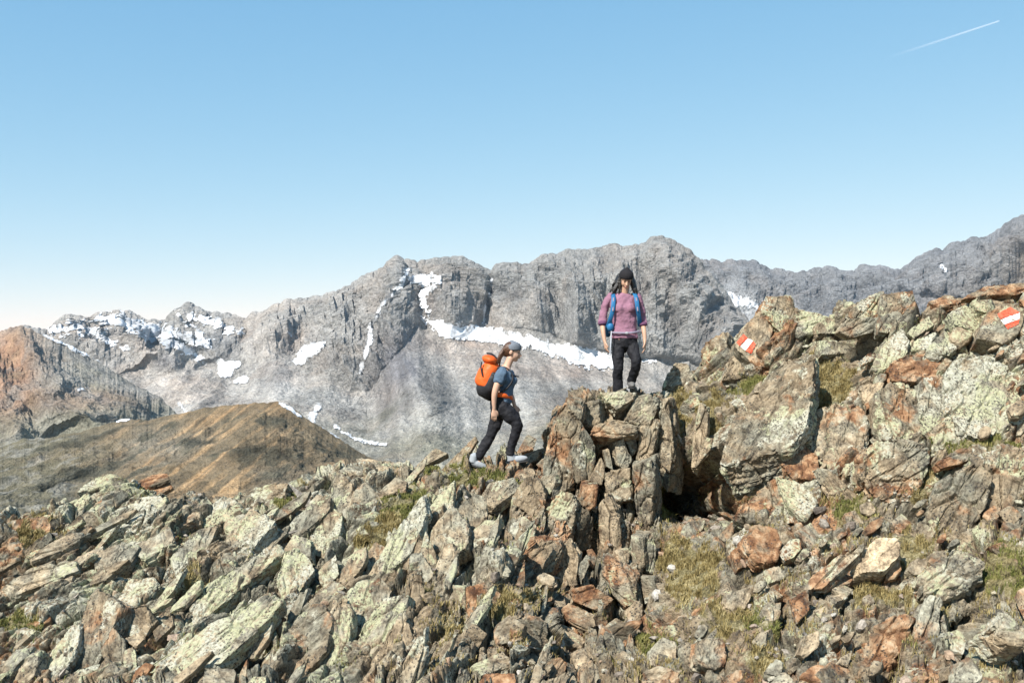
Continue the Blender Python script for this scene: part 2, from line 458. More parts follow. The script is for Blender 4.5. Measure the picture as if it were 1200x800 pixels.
ROCKS = []
def rock(poly, lich=.4, rust=.1, tone=.5, az=None, el=None, th=None, proud=.05, label=None, group=None, name='rock', rough=1.0, smooth_k=70, dd=0.0, res=None):
    poly = np.array(poly, float)
    c = poly.mean(0); px, py = c
    poly = c + (poly - c) * (1.0 if abs(px - 290) < 62 and abs(py - 760) < 34 else 1.16 if px < 600 else 1.07 if (px > 850 and py < 640) else 1.03)
    rr = random.Random(int(px * 97 + py * 13)); rs = np.random.default_rng(int(px * 97 + py * 13))
    za, ze = zone_normal(px, py)
    if rough == 1.0: rough = .6 if px < 620 else .85
    az = za if az is None else az; el = ze if el is None else el
    a, e = math.radians(az), math.radians(el)
    n = np.array([math.sin(a) * math.cos(e), -math.cos(a) * math.cos(e), math.sin(e)])
    d = depth_at(px, py) + dd
    C = W(px, py, d)
    th0 = th
    C = C * (1 - proud / np.linalg.norm(C))
    # unproject outline on the plane through C with normal n
    pts = []
    for (x, y) in poly:
        ray = np.array([(x - 600) / F, 1.0, -(y - 400) / F])
        t = (C @ n) / (ray @ n) if abs(ray @ n) > .12 else C[1]
        t = np.clip(t, C[1] - .7, C[1] + .7)
        q = ray * t; q = q - n * ((q - C) @ n)
        pts.append(q - C)
    pts = np.array(pts)
    u = pts[np.argmax(np.linalg.norm(pts, axis=1))]; u = u / np.linalg.norm(u); v = np.cross(n, u)
    uv = np.stack([pts @ u, pts @ v], -1)
    cen = uv.mean(0); C = C + u * cen[0] + v * cen[1]; uv = uv - cen
    # convex hull order
    hull = convex(uv)
    ext = np.abs(hull).max(0)
    mn = max(min(ext[0], ext[1]), .03)
    t = th if th is not None else float(np.clip(mn * (.8 if px < 600 else 1.1), .06, .50))
    B = np.stack([u, v, n], 0)
    k_ = t * .22 * (1 if th is None else .6); C = C * (1 - k_ / np.linalg.norm(C)); C = C - n * t * .5
    planes = []
    for i in range(len(hull)):
        p, q = hull[i], hull[(i + 1) % len(hull)]
        ed = q - p; L = np.linalg.norm(ed)
        if L < 1e-4: continue
        o = np.array([ed[1], -ed[0]]) / L
        h = o @ p
        if h <= 0: o = -o; h = o @ p
        sl = rr.uniform(-.12, .16)
        m = np.array([o[0], o[1], sl]); f = np.linalg.norm(m); planes.append((m / f, max(h + sl * t * .35, .01) / f))
    m = np.array([rr.uniform(-.10, .10) * rough, rr.uniform(-.16, .16) * rough, 1.0]); m /= np.linalg.norm(m)
    planes.append((m, t * .5)); planes.append((np.array([0, 0, -1.0]), t * .55))
    V3 = np.concatenate([np.c_[hull, np.full(len(hull), t * .5)], np.c_[hull, np.full(len(hull), -t * .5)]])
    for _ in range(rr.choice([2, 3, 4])):
        ang = rr.uniform(0, 6.283); w = rr.uniform(.25, 1.3)
        m = np.array([math.cos(ang) / max(ext[0], mn) * mn, math.sin(ang) , w]); m /= np.linalg.norm(m)
        sup = (V3 @ m).max(); planes.append((m, sup * rr.uniform(.80, .96)))
    sz = np.ptp(poly, axis=0).max()
    N = res or int(np.clip(sz / 1.9, 9, 44))
    dirs, faces = cube_sphere(N)
    S = np.array([ext[0], max(ext[1], .02), t * .5])
    p, nn = polytope(dirs, S, planes, smooth_k, True)
    # foliation steps on the flanks, chips, roughness
    wn = p[:, 2] / (t * .5)
    lam = perlin(np.c_[p[:, 0] * 1.2, p[:, 1] * 1.2, p[:, 2] * 26 + 7]) 
    side = np.clip(1 - np.abs(wn) * .6, 0, 1)
    p[:, :2] *= (1 + (lam * side * .06 * rough))[:, None]
    bl, ck = blocks(np.c_[p[:, 0] * 5, p[:, 1] * 7.5, p[:, 2] * 9] + rr.uniform(0, 90))
    bl2, _ = blocks(np.c_[p[:, 0] * 12, p[:, 1] * 16, p[:, 2] * 20] + rr.uniform(0, 90))
    q5 = np.c_[p[:, 0] * 2.4, p[:, 1] * 5.5, p[:, 2] * 3.0] + fbm(p * 3 + 4, 2)[:, None] * .25 + rr.uniform(0, 90)
    bl3, ck3 = blocks(q5)
    bigf = min(1.0, max(0.0, (sz - 26) / 50))
    amp = np.clip(mn * .10, .005, .020) * rough
    fz = fbm(p * 9 + rr.uniform(0, 50), 4)
    p = p + nn * (amp * (bl * .9 - ck * .8) + amp * .45 * bl2 + amp * .5 * fz + bigf * rough * (.014 * bl3 - .034 * np.clip(ck3 * 1.5, 0, 1)))[:, None]
    vw = p @ B + C
    base = C.copy()
    o = mesh_obj(name, p, faces, MAT_ROCK)
    M4 = Matrix(B.T.tolist()).to_4x4(); M4.translation = Vector(C.tolist()); o.matrix_world = M4
    if px > 800 and rust < .9: rust = min(rust + (.18 if lich < .8 else .05), .9)
    o.color = (lich * .92, rust, tone, 1)
    tag(o, label, 'rock', group)
    ROCKS.append((o, px, py, poly, lich, rust, tone, label, vw, faces, B, C))
    return o

def convex(P):
    P = sorted(map(tuple, P))
    def half(Q):
        h = []
        for p in Q:
            while len(h) > 1 and (h[-1][0] - h[-2][0]) * (p[1] - h[-2][1]) - (h[-1][1] - h[-2][1]) * (p[0] - h[-2][0]) <= 0: h.pop()
            h.append(p)
        return h[:-1]
    return np.array(half(P) + half(P[::-1]))

def R_(s, *a, **k):
    v = [float(t) for t in s.replace(',', ' ').split()]
    return rock(list(zip(v[::2], v[1::2])), *a, **k)

# (outline in photo pixels, lichen, rust, tone)
# --- left slope
R_('93,575 107,560 138,555 140,565 108,570', .8, .2, .7, el=60, proud=.12)
R_('168,575 196,563 200,571 181,582', .1, .9, .5, el=50, th=.06, proud=.06)
R_('157,568 176,557 193,554 196,561 172,571', .1, 1, .35, el=58, proud=.04, th=.05, label='rust-red jagged slab on the crest of the left rock heap')
R_('142,598 167,583 192,580 188,597 153,609', .95, .1, .7, el=62, proud=.12)
R_('172,607 192,597 230,593 229,605 210,615 190,615', .1, .35, .85, el=64, proud=.10, label='flat pinkish tan slab lying just right of the left rock heap')
R_('0,630 10,612 55,605 55,623 0,660', .3, .7, .35, el=35)
R_('66,628 92,605 97,612 70,633', .3, .3, .25, el=30, proud=.10)
R_('78,637 103,616 106,620 82,643', .5, .2, .35, el=30, proud=.08)
R_('17,653 55,624 59,634 28,662', .1, .6, .15, el=20, proud=.06)
R_('55,620 80,590 100,580 103,585 60,628', 1, 0, .6)
R_('105,590 118,580 135,575 140,585 120,600', .6, .3, .6, el=60)
R_('5,687 40,668 82,658 85,668 47,684 18,696', .3, .0, .95, el=50, proud=.12, label='whitish flat slab low on the far left slope')
R_('35,697 83,675 80,685 38,708', .3, .2, .7)
R_('30,731 42,723 58,721 57,727 37,738', .0, 1, .25, label='small dark red rock among grass at the far left')
R_('72,800 95,745 103,705 113,697 140,714 125,750 107,785 98,800', .25, .35, .5, az=-20, el=40, proud=.1)
R_('38,792 83,738 93,728 90,755 67,800', 1, 0, .75, el=55, proud=.08)
R_('140,700 150,680 178,678 182,685 160,705 141,715', 1, 0, .75)
R_('130,732 140,714 168,710 178,725 167,747 138,738', .3, .0, .6, el=32, proud=.16)
R_('120,760 132,738 144,752 144,775 136,785 123,770', .35, .5, .45, el=30, proud=.12)
R_('105,800 124,770 137,785 130,800', .2, .5, .5)
R_('153,793 168,777 178,779 170,790 155,798', .0, 1, .35)
R_('0,800 10,780 43,762 38,790 28,800', .4, .1, .7)
R_('0,770 0,745 30,737 40,740 5,772', .6, .3, .5)
R_('144,765 158,758 160,785 147,792', .7, .1, .6)
R_('145,748 160,742 168,748 158,757', .2, 0, .95, proud=.13)
R_('180,738 200,722 202,732 184,750', .1, .5, .65, el=35)
R_('235,668 255,643 293,602 318,618 287,650 255,678', .9, 0, .8, az=-18, el=52, proud=.16, th=.22, label='broad pale lichen slab left of the dark notch on the left slope')
R_('228,706 240,688 318,640 326,650 300,672 232,728', .75, 0, .65, az=-14, el=50, proud=.13, th=.2)
R_('184,770 232,738 320,690 331,700 322,716 258,778 190,797', .95, .0, .78, az=-16, el=54, proud=.34, th=.20, label='long lichen-crusted slab above the black triangular shadow at lower left')
R_('335,648 347,644 358,654 366,668 350,690 338,705 326,680', 1, 0, .8, el=42, proud=.2, label='bright yellow-green lichen boulder wedged right of the dark notch')
R_('335,645 345,628 363,633 362,650 345,650', .6, 0, .7, el=50, proud=.18)
R_('338,617 368,582 385,583 383,600 348,627', .5, .1, .6, proud=.12)
R_('365,625 390,600 400,605 397,633 385,653 365,643', .8, .1, .65, proud=.12)
R_('357,562 373,552 400,540 404,556 380,568', .4, .3, .75, el=58, proud=.14)
R_('283,587 293,575 317,568 333,567 330,580 317,592 293,600', .5, 0, .55, el=40, proud=.12)
R_('235,600 262,583 280,587 283,600 243,615', .9, 0, .8, el=58)
R_('200,650 233,623 253,617 240,645 210,672', .7, 0, .7, el=54)
R_('262,612 285,604 300,596 290,612 270,626', .8, 0, .8)
R_('150,640 172,622 196,618 200,632 170,652', .6, .0, .85, el=58)
R_('110,652 140,636 160,640 150,660 118,672', .5, .1, .85, el=58)
R_('88,655 118,640 118,652 92,668', .4, .3, .8)
R_('240,782 277,782 275,800 236,800', .0, .1, .85, el=60, az=0, proud=.2, label='squared pinkish block at the bottom edge under the black triangular shadow')
R_('290,770 293,755 310,737 320,727 315,747 297,770', .4, .1, .7, el=40, proud=.14)
R_('278,795 290,770 288,793 281,800', .0, 1, .8, el=40, proud=.12)
R_('324,742 327,722 333,722 330,748', .0, 1, .8, proud=.12)
R_('328,750 334,728 350,697 358,692 352,713 331,752', .1, .3, .6, az=-30, el=30, proud=.18)
R_('292,800 333,752 357,710 375,712 385,730 378,760 345,800', .2, .35, .5, az=-24, el=40, proud=.1, th=.3, label='large brownish grey slab standing right of the black triangular shadow')
R_('375,765 388,722 402,705 410,720 405,770 400,800 380,800', .85, .1, .7, az=-20, el=36, proud=.1)
R_('363,703 390,680 402,688 388,705 375,717', .5, .1, .6, proud=.12)
R_('372,668 392,650 396,672 380,690', .6, .1, .65, proud=.1)
# --- centre left
R_('413,579 428,566 441,579 447,588 437,598 424,601 415,594', .1, .45, .7, az=5, el=28, proud=.22, smooth_k=18, label='rounded tan boulder resting over a dark hollow, left of the grass tuft')
R_('385,600 395,556 411,569 413,586 402,620 393,640', .4, 0, .6, az=-22, el=36, proud=.1)
R_('430,678 455,640 490,583 495,606 480,645 440,681', .95, 0, .8, az=-28, el=44, proud=.2, th=.16, label='pointed lichen slab leaning below the left hiker, left of a dark slit')
R_('497,618 500,600 516,580 530,566 528,595 512,612 503,622', .9, 0, .8, az=-18, el=46, proud=.12)
R_('505,622 529,596 548,620 545,640 525,655 508,648', .4, .1, .8, az=-10, el=40, proud=.14)
R_('537,600 555,580 568,584 569,608 556,620 542,612', .15, .1, .65, az=-5, el=35, proud=.16)
R_('556,622 569,609 587,607 580,627 567,635 557,638', .6, .1, .8, az=-10, el=50, proud=.14)
R_('563,585 575,567 600,560 607,572 580,592', .3, .1, .65, el=55, proud=.16)
R_('486,548 509,526 522,532 497,545', .4, .3, .7)
R_('518,551 537,534 554,514 557,517 541,543 526,555', .2, .3, .6, el=30, proud=.12)
R_('529,553 542,538 550,541 556,550 531,556', .3, .1, .85, el=60)
R_('400,547 440,545 483,553 460,563 412,562', .3, .3, .9, el=66, proud=.08)
R_('420,537 462,541 463,549 425,549', .2, .3, .9, el=60)
R_('443,578 463,560 475,565 473,575 447,582', .2, .2, .75)
R_('411,777 424,740 447,706 475,699 473,714 462,732 436,772', .95, 0, .8, az=-20, el=42, proud=.12, th=.24)
R_('437,774 462,734 472,720 481,750 466,774 452,785', .1, .15, .85, az=-4, el=40, proud=.1)
R_('405,706 420,683 443,680 456,693 449,706 421,736 411,725', .6, .25, .6, az=-5, el=44, proud=.18)
R_('456,690 470,640 485,620 495,640 482,662', .5, 0, .7, az=-20, el=34, proud=.1)
R_('479,672 483,650 493,648 497,660 507,672 495,685', .3, 0, .8, proud=.14)
R_('494,650 500,625 510,650 511,665 505,667', .7, 0, .85, proud=.14)
R_('477,706 479,673 493,671 496,690 499,730 484,740', .3, .1, .55, az=10, el=18, proud=.16)
R_('511,668 520,640 533,638 536,668 520,674', .1, .2, .9, az=0, el=36, proud=.12)
R_('393,705 411,725 421,740 417,755 400,757 388,740', .6, 0, .75)
R_('436,800 443,780 456,785 455,800', .1, .1, .95)
R_('531,688 544,688 545,723 535,725', .3, .3, .65, el=16)
R_('547,690 575,683 584,697 578,714 550,722', .1, .7, .55)
R_('560,665 573,663 575,680 562,684', .2, .3, .35, proud=.1)
R_('530,755 553,733 568,744 550,773 535,766', .4, .1, .6)
R_('554,778 588,766 600,777 565,789', .5, .3, .7, el=60)
R_('562,800 570,790 600,789 602,800', .0, .9, .7)
R_('580,735 596,722 612,732 604,752 584,752', .1, .6, .6)
R_('428,650 440,636 450,642 438,662', .5, .1, .7)
# --- central pillar
R_('640,518 650,487 668,467 682,470 676,495 672,572 655,575 638,555', .15, .62, .5, az=-14, el=8, th=.5, proud=.34, label='tall rust-streaked pillar slab on the left of the central outcrop')
R_('672,530 685,498 696,520 700,535 692,560 677,566', .1, .4, .35, az=24, el=8, th=.4, proud=.22)
R_('674,492 686,470 702,468 703,494 690,507', .15, .1, .5, az=-16, el=12, th=.4, proud=.26)
R_('702,459 748,457 745,466 722,480 712,471', .55, .2, .8, az=0, el=30, th=.55, proud=.30, name='rock', label='pale wedge-shaped capstone right under the boots of the hiker in purple')
R_('692,509 697,497 720,491 750,499 747,508 718,513', .0, .62, .85, az=0, el=26, th=.3, proud=.36, label='orange-pink horizontal slab below the capstone of the central outcrop')
R_('731,492 746,463 762,461 770,478 766,490 752,500', .3, .1, .7, az=-12, el=12, th=.45, proud=.22)
R_('745,538 750,502 766,490 773,498 764,535 749,545', .1, .0, .8, az=-20, el=4, th=.3, proud=.22)
R_('720,518 731,514 741,540 733,552 725,544', .3, .1, .75, az=10, el=12, th=.2, proud=.12)
R_('732,513 745,511 746,528 740,533', .1, 0, .8, th=.15, proud=.12)
R_('707,527 714,525 719,551 711,546', .1, .2, .6, th=.15, proud=.12)
R_('771,472 781,469 786,494 790,533 782,575 774,568 775,520', .2, .1, .7, az=-25, el=4, th=.4, proud=.24, label='thin pale column along the grassy gully on the right of the central outcrop')
R_('709,553 740,548 742,585 722,590 712,575', .4, .05, .55, az=-8, el=14, th=.4, proud=.16)
R_('740,546 764,538 767,572 763,616 753,628 742,588', .25, .15, .5, az=-18, el=6, th=.45, proud=.22)
R_('692,562 707,533 710,553 705,568', .2, .1, .65, th=.25, proud=.14)
R_('680,590 683,570 701,572 698,594 690,600', .0, .8, .35, az=0, el=0, th=.4, proud=.24)
R_('703,590 712,577 724,600 727,640 722,660 700,630', .15, .4, .65, az=-14, el=20, th=.4, proud=.2)
R_('637,600 657,575 673,580 676,592 670,625 635,628', .5, .4, .55, az=-14, el=16, th=.4, proud=.24)
R_('600,582 613,564 628,556 639,577 633,598 622,603 602,590', .4, .05, .55, az=-8, el=20, th=.35, proud=.24)
R_('675,600 690,598 696,612 694,640 676,648', .0, .1, .18, az=30, el=-8, th=.3, proud=.02)  # plate lying in shadow; its shade is set as a low tone
R_('596,541 626,527 636,527 630,538 600,551', .2, .35, .75, az=0, el=50, th=.22, proud=.14)
R_('598,553 625,547 627,556 605,563', .05, .5, .85, az=0, el=46, th=.14, proud=.12)
R_('605,532 618,508 629,514 625,526', .2, .5, .7, el=40)
R_('598,615 612,603 628,615 624,632 600,640', 1, 0, .8, az=-6, el=36, proud=.16)
R_('607,664 613,638 626,627 655,629 659,643 646,669 622,675', .2, .6, .6, az=-6, el=24, th=.4, proud=.2)
R_('650,669 668,631 677,647 674,684 659,686', .2, .0, .85, az=-18, el=20, th=.22, proud=.22, label='pale pointed upright slab left of the dark cleft in the central outcrop')
R_('628,675 637,670 650,675 648,686 635,683', .0, .3, .95, az=0, el=50, proud=.2, smooth_k=18)
R_('676,664 688,649 690,662 681,684', .4, .1, .7, az=0, el=20, proud=.26)
R_('688,645 694,643 700,651 695,667 690,656', .0, .85, .8, el=10, proud=.25)
R_('705,669 706,648 731,664 746,673 745,706 731,712 714,690', .2, .55, .6, az=-16, el=18, th=.4, proud=.2)
R_('729,645 738,642 736,667 729,665', .0, .15, 1, th=.15, proud=.16)
R_('738,628 753,630 756,660 749,673 740,668', .2, .1, .5, th=.3, proud=.12)
R_('749,675 766,676 773,700 756,704', .1, .1, .45, el=6)
R_('755,640 765,625 771,655 768,672 758,668', .3, .2, .55, el=10)
R_('768,684 782,684 784,697 777,704', .5, 0, .65)
R_('670,690 694,686 718,702 705,717 688,711 672,702', .0, .85, .35, az=-10, el=28, proud=.22, label='dark rusty brown slab tilted across the foot of the central outcrop')
R_('657,713 668,704 696,719 698,734 688,739 665,724', .2, .6, .75, az=0, el=40, proud=.22)
R_('706,744 722,735 751,731 742,746 725,752', .0, .7, .15, az=0, el=-5, proud=.16)
R_('731,717 745,704 753,708 751,726 738,730', .2, .4, .75, el=24, proud=.14)
R_('710,734 722,724 736,730 722,737', .3, .1, .8)
R_('644,731 665,733 687,748 681,757 660,757', .2, .2, .85, el=55)
R_('604,728 622,721 641,730 644,770 633,776 613,758', .1, .35, .5, az=10, el=10, th=.4, proud=.16, label='upright brown block with dark vertical streaks at bottom centre')
R_('758,717 775,706 786,712 784,730 766,737', .1, .5, .65)
R_('762,760 775,745 793,754 793,773 773,782 762,778', .0, .3, .95, az=0, el=45, proud=.16, smooth_k=24)
R_('753,789 775,779 795,787 795,800 751,800', .0, .75, .8, el=45, proud=.12)
R_('641,776 657,769 666,776 659,800 642,798', .0, .8, .6, el=30)
R_('600,756 615,760 628,776 600,778', .3, .1, .75)
R_('668,765 684,758 690,774 676,784', .1, .3, .85, el=45)
R_('690,752 708,752 712,768 696,772', .2, .2, .8)
R_('715,768 730,762 744,772 730,782', .3, .2, .75)
# --- right outcrop
RA = R_('862,403 872,384 891,366 907,378 900,405 892,428 877,419 866,410', .2, .3, .75, az=-8, el=28, th=.5, proud=.20, rough=.35, res=30, label='tan boulder carrying the painted red and white stripes, left of the outcrop crest')
R_('891,366 899,350 929,347 932,362 925,370 923,394 908,383', .45, .45, .6, az=0, el=22, th=.5, proud=.16)
R_('818,416 829,399 852,386 853,405 848,443 835,435', .3, .25, .75, az=-28, el=28, th=.5, proud=.16, label='pale slab left of the painted boulder, above a dark hollow')
R_('848,443 856,418 867,412 880,422 880,435 865,442', .0, .1, .75, az=-5, el=24, th=.4, proud=.12)
R_('775,454 781,439 792,424 805,426 812,441 811,450', .5, .25, .75, az=-18, el=32, th=.4, proud=.18)
R_('760,460 800,455 834,453 830,459 800,464 765,467', .3, .2, .85, az=0, el=58, th=.12, proud=.25)
R_('800,470 812,460 846,462 840,470 812,478', .3, .1, .6, az=0, el=50)
R_('929,387 934,362 958,366 978,372 952,390 938,392', .85, .3, .65, az=0, el=36)
R_('866,474 914,424 950,416 944,500 919,533 852,556 845,540', .5, .1, .5, az=-34, el=34, th=.40, proud=.62, label='massive lichened slab overhanging the black hollow right of the gully')
R_('866,478 885,452 912,430 918,434 895,462 872,486', .3, .0, .5, az=-30, el=20, th=.25, proud=.45)
R_('809,545 812,508 820,472 829,476 828,505 815,551', .6, .1, .85, az=-24, el=16, th=.2, proud=.40, label='slim pale upright slab standing in the grassy gully')
R_('814,548 825,512 835,514 831,532', .2, .1, .7, az=-20, el=10, th=.15, proud=.46)
R_('912,553 958,580 957,590 944,608 925,590', 1, 0, .8, az=-6, el=44, proud=.18, label='triangular pale green slab below the overhanging slab on the right')
R_('862,600 888,578 908,560 925,590 934,611 908,616 882,610', .35, .45, .5, az=-10, el=40, proud=.12)
R_('917,542 940,518 960,540 957,560 930,560', .0, .85, .35, az=0, el=40, proud=.12, label='dark reddish brown patch-like slab just right of the overhang tip')
R_('871,631 886,613 909,620 916,639 909,657 886,657', .0, 1, .5, az=0, el=34, proud=.24, smooth_k=16, label='rusty orange-brown rounded boulder below the overhanging slab')
R_('856,646 868,639 879,661 864,667', .0, .9, .25)
R_('964,546 980,556 1008,584 1004,594 986,584', .2, 0, .8, el=30)
R_('945,520 960,478 1000,468 1018,488 1010,530 1008,556 985,555', .4, .45, .75, az=-12, el=40, th=.4, proud=.08, label='large pinkish tan face on the right outcrop, left of a narrow dark slot')
R_('1008,530 1032,518 1068,520 1086,528 1086,550 1066,562 1064,584 1045,587 1022,575 1010,555', .35, .35, .65, az=-6, el=26, th=.5, proud=.18)
R_('1030,495 1028,460 1052,444 1072,460 1090,500 1060,515 1036,512', .5, .3, .55, az=0, el=30, th=.4, proud=.14)
R_('1120,422 1160,412 1200,436 1204,490 1150,512 1110,500 1108,440', 1, .05, .75, az=-6, el=36, th=.5, proud=.06, label='broad pale green lichen face at the right edge below the outcrop crest')
R_('1075,450 1110,440 1112,500 1140,515 1095,525 1082,505', .75, .1, .7, el=34, proud=.05)
R_('1098,542 1124,524 1138,526 1138,538 1104,548', .0, 1, .5, el=36, proud=.16, label='brick-red slab half buried in the grassy ledge at right')
R_('1088,608 1098,566 1124,552 1140,545 1160,560 1150,600 1130,630 1095,632', .2, .0, .45, az=-18, el=24, th=.55, proud=.18, label='dark grey bulging block under the grassy ledge at right')
R_('1142,532 1180,520 1200,524 1204,600 1160,612 1140,562', .3, .25, .5, az=-6, el=30, th=.5, proud=.1)
R_('1008,592 1018,586 1028,598 1020,604 1010,600', .4, 0, .9, smooth_k=16)
R_('1034,345 1068,342 1074,356 1050,372 1034,366', .3, .5, .5, az=10, el=30)
R_('994,368 1012,350 1036,340 1042,366 1014,380', .3, .55, .55, az=0, el=26, th=.5, proud=.10, label='reddish jagged block on the crest in the middle of the right outcrop')
R_('1088,353 1108,344 1130,349 1130,354 1100,359', .2, .7, .65, el=56, proud=.18)
R_('1128,349 1152,336 1166,333 1147,348', .1, .8, .7, el=56, proud=.18)
R_('1148,345 1166,334 1196,330 1210,334 1200,342 1185,344', .5, .3, .7, az=0, el=48, th=.12, proud=.35, label='flat capstone overhanging a shadow at the far right of the crest')
R_('1038,400 1056,386 1066,400 1060,420 1028,434 1022,428', .8, 0, .6)
R_('1064,388 1088,370 1094,380 1072,396', 1, 0, .7)
R_('1072,400 1098,388 1088,408 1068,408', .9, .1, .75)
R_('1088,408 1108,386 1120,398 1120,408 1104,416', .9, .1, .75)
R_('1110,396 1118,382 1140,388 1136,396 1124,406', .7, 0, .65)
R_('1114,368 1130,358 1148,370 1144,386 1120,380', .9, 0, .6)
RB = R_('1150,392 1160,366 1180,354 1197,362 1198,380 1192,396 1176,402', .35, .2, .7, az=0, el=30, th=.5, proud=.18, rough=.3, res=30, label='rounded boulder with painted red and white stripes at the right edge')
R_('1196,352 1206,344 1225,346 1225,368 1205,366', .1, .6, .4, proud=.12)
R_('1140,352 1150,347 1174,352 1176,360 1162,368 1148,364', .8, .1, .65, el=44)
R_('1040,432 1056,418 1080,410 1104,416 1100,440 1084,448 1052,448', .1, .95, .5, az=-5, el=44, proud=.04, label='rust-orange face between grass and green lichen on the right outcrop')
R_('1008,452 1036,448 1026,470 1016,480 1010,466', .1, .2, 1)
R_('985,387 995,374 1030,372 1026,388 1000,394', .4, .3, .6, el=20, proud=.14)
R_('955,380 990,362 996,376 978,390 960,390', .5, .2, .65)
R_('960,397 980,397 990,412 962,416', .5, .1, .6)
R_('1030,372 1052,364 1060,374 1040,390 1030,388', .4, .4, .5, el=25)
# --- lower right
R_('999,658 1014,638 1024,630 1054,630 1055,648 1036,669 1002,671', .18, .0, 1.45, az=-14, el=40, th=.36, proud=.30, rough=.5, label='bright whitish boulder right of the leaning tan plank, lower right')
R_('943,690 953,673 1003,639 1012,635 1010,646 965,690', .0, .45, .95, az=-26, el=36, th=.10, proud=.40, label='long tan plank-like slab leaning left of the bright whitish boulder')
R_('925,702 947,690 948,715 934,730', .0, .8, .7, az=-10, el=24, th=.15, proud=.28)
R_('934,766 942,745 960,739 960,756 943,771', .2, 0, .85, az=8, el=28, proud=.2)
R_('970,696 991,694 993,700 977,707', .3, 0, .95, proud=.14)
R_('972,678 985,668 1000,676 996,684 978,686', .1, .4, .8, proud=.1)
R_('953,715 968,709 972,717 962,725', .2, .2, .85, proud=.14, smooth_k=16)
R_('897,696 906,688 918,698 906,703', .4, 0, .9, proud=.12, smooth_k=16)
R_('851,694 879,687 879,702 868,724 853,709', .1, .3, .85, el=50, proud=.08)
R_('817,749 849,745 843,762 853,779 838,783 815,777', .0, .5, .95, az=10, el=38, proud=.18, label='orange-tan angular block near the bottom edge, right of bottom centre')
R_('983,777 991,766 1000,762 994,781', .1, .1, .95, proud=.14)
R_('894,787 911,770 919,775 915,792', .3, 0, .85, proud=.14)
R_('900,800 919,785 932,800', .1, .5, .85, proud=.12)
R_('936,792 953,777 968,779 962,798', .0, .9, .6, proud=.12)
R_('962,787 974,775 1000,785 991,800 966,800', .0, 1, .35, proud=.1, label='dark red rock at the bottom edge below the whitish boulder')
R_('1076,679 1095,660 1118,643 1137,647 1154,660 1150,677 1125,692 1100,700 1080,695', .35, .1, .75, az=-8, el=44, th=.5, proud=.22, label='grey whale-backed boulder between the two grass patches, lower right')
R_('1070,760 1076,715 1085,697 1105,700 1100,740 1095,790 1060,800', .2, .25, .85, az=-10, el=42, th=.4, proud=.12)
R_('1012,762 1027,732 1052,719 1071,720 1061,750 1044,780 1012,790', .1, .5, .5, az=-22, el=44, th=.35, proud=.1)
R_('1088,657 1095,645 1108,645 1110,654 1093,662', .4, 0, .6, proud=.14)
R_('1163,732 1176,715 1200,733 1212,745 1207,757 1184,753', .4, .1, .95, az=12, el=40, th=.3, proud=.42, label='pale lichened block jutting over a black hollow at the right edge')
R_('1108,742 1125,736 1133,749 1129,766 1116,762', .7, 0, .75)
R_('1119,800 1120,777 1137,768 1152,787 1148,800', .2, .3, 1, az=0, el=34, proud=.22)
R_('1193,690 1203,687 1212,700 1205,714', .1, .5, .9)
R_('1044,610 1056,602 1068,612 1056,622', .2, .5, .8)
R_('975,690 988,684 1000,690 990,700', .3, .1, .9)
R_('1010,700 1020,694 1026,704 1014,710', .2, .1, .8)
R_('990,602 1002,598 1012,612 998,622', .3, .4, .7)
R_('935,622 950,612 962,630 950,644', .3, .2, .7)
R_('895,668 912,662 920,676 902,684', .2, .2, .7)
R_('1170,600 1186,590 1198,604 1184,618', .3, .2, .6)
R_('1160,640 1176,634 1186,645 1172,652', .1, .5, .8)

# ---- smaller rocks between the named ones
def crest_py(px):
    c = int(np.clip(np.searchsorted(cols, px), 0, len(cols) - 1)); return float(_PYB[:, c][NV0:NV1 + 5].min())
rr = random.Random(5)
occ = [(r[1], r[2], np.ptp(r[3], axis=0).max() * .36) for r in ROCKS]
nf = 0; tries = 0
while nf < 92 and tries < 9000:
    tries += 1
    px = rr.uniform(-10, 1210); py = rr.uniform(crest_py(px) + 10, 806)
    g, _ = field(np.array([px]), np.array([py]), GRASS)
    if field(np.array([px]), np.array([py]), PITS, 1.6)[0][0] > .2 or math.hypot(px - 275, py - 762) < 34: continue
    if g[0] > .35 or (px < 600 and rr.random() < .3): continue
    sz = rr.uniform(13, 34) * (1.15 if py > 640 else .9)
    if 860 < px: sz *= .8
    if any((px - a) ** 2 + (py - b) ** 2 < (r + sz * .30) ** 2 for a, b, r in occ): continue
    occ.append((px, py, sz * .36)); nf += 1
    th = math.radians(theta(px) + rr.uniform(-12, 12)); asp = rr.uniform(.28, .7)
    if px < 640 and rr.random() < .85: sz *= rr.uniform(1.7, 3.0); asp = rr.uniform(.10, .20)
    m = rr.choice([5, 6, 7]); pts = []
    for k in range(m):
        a = 6.283 * (k + rr.uniform(-.3, .3)) / m
        x, y = math.cos(a) * sz * .6, math.sin(a) * sz * .6 * asp
        pts.append((px + x * math.cos(th) + y * math.sin(th), py - x * math.sin(th) + y * math.cos(th)))
    lc = .85 if px < 560 else .45
    rock(pts, rr.uniform(.1, 1) * lc, max(0, rr.uniform(-.4, .8)) * (.9 if px > 560 else .45), rr.uniform(.45, .9), proud=rr.uniform(.08, .20) if px < 640 else rr.uniform(.05, .12))

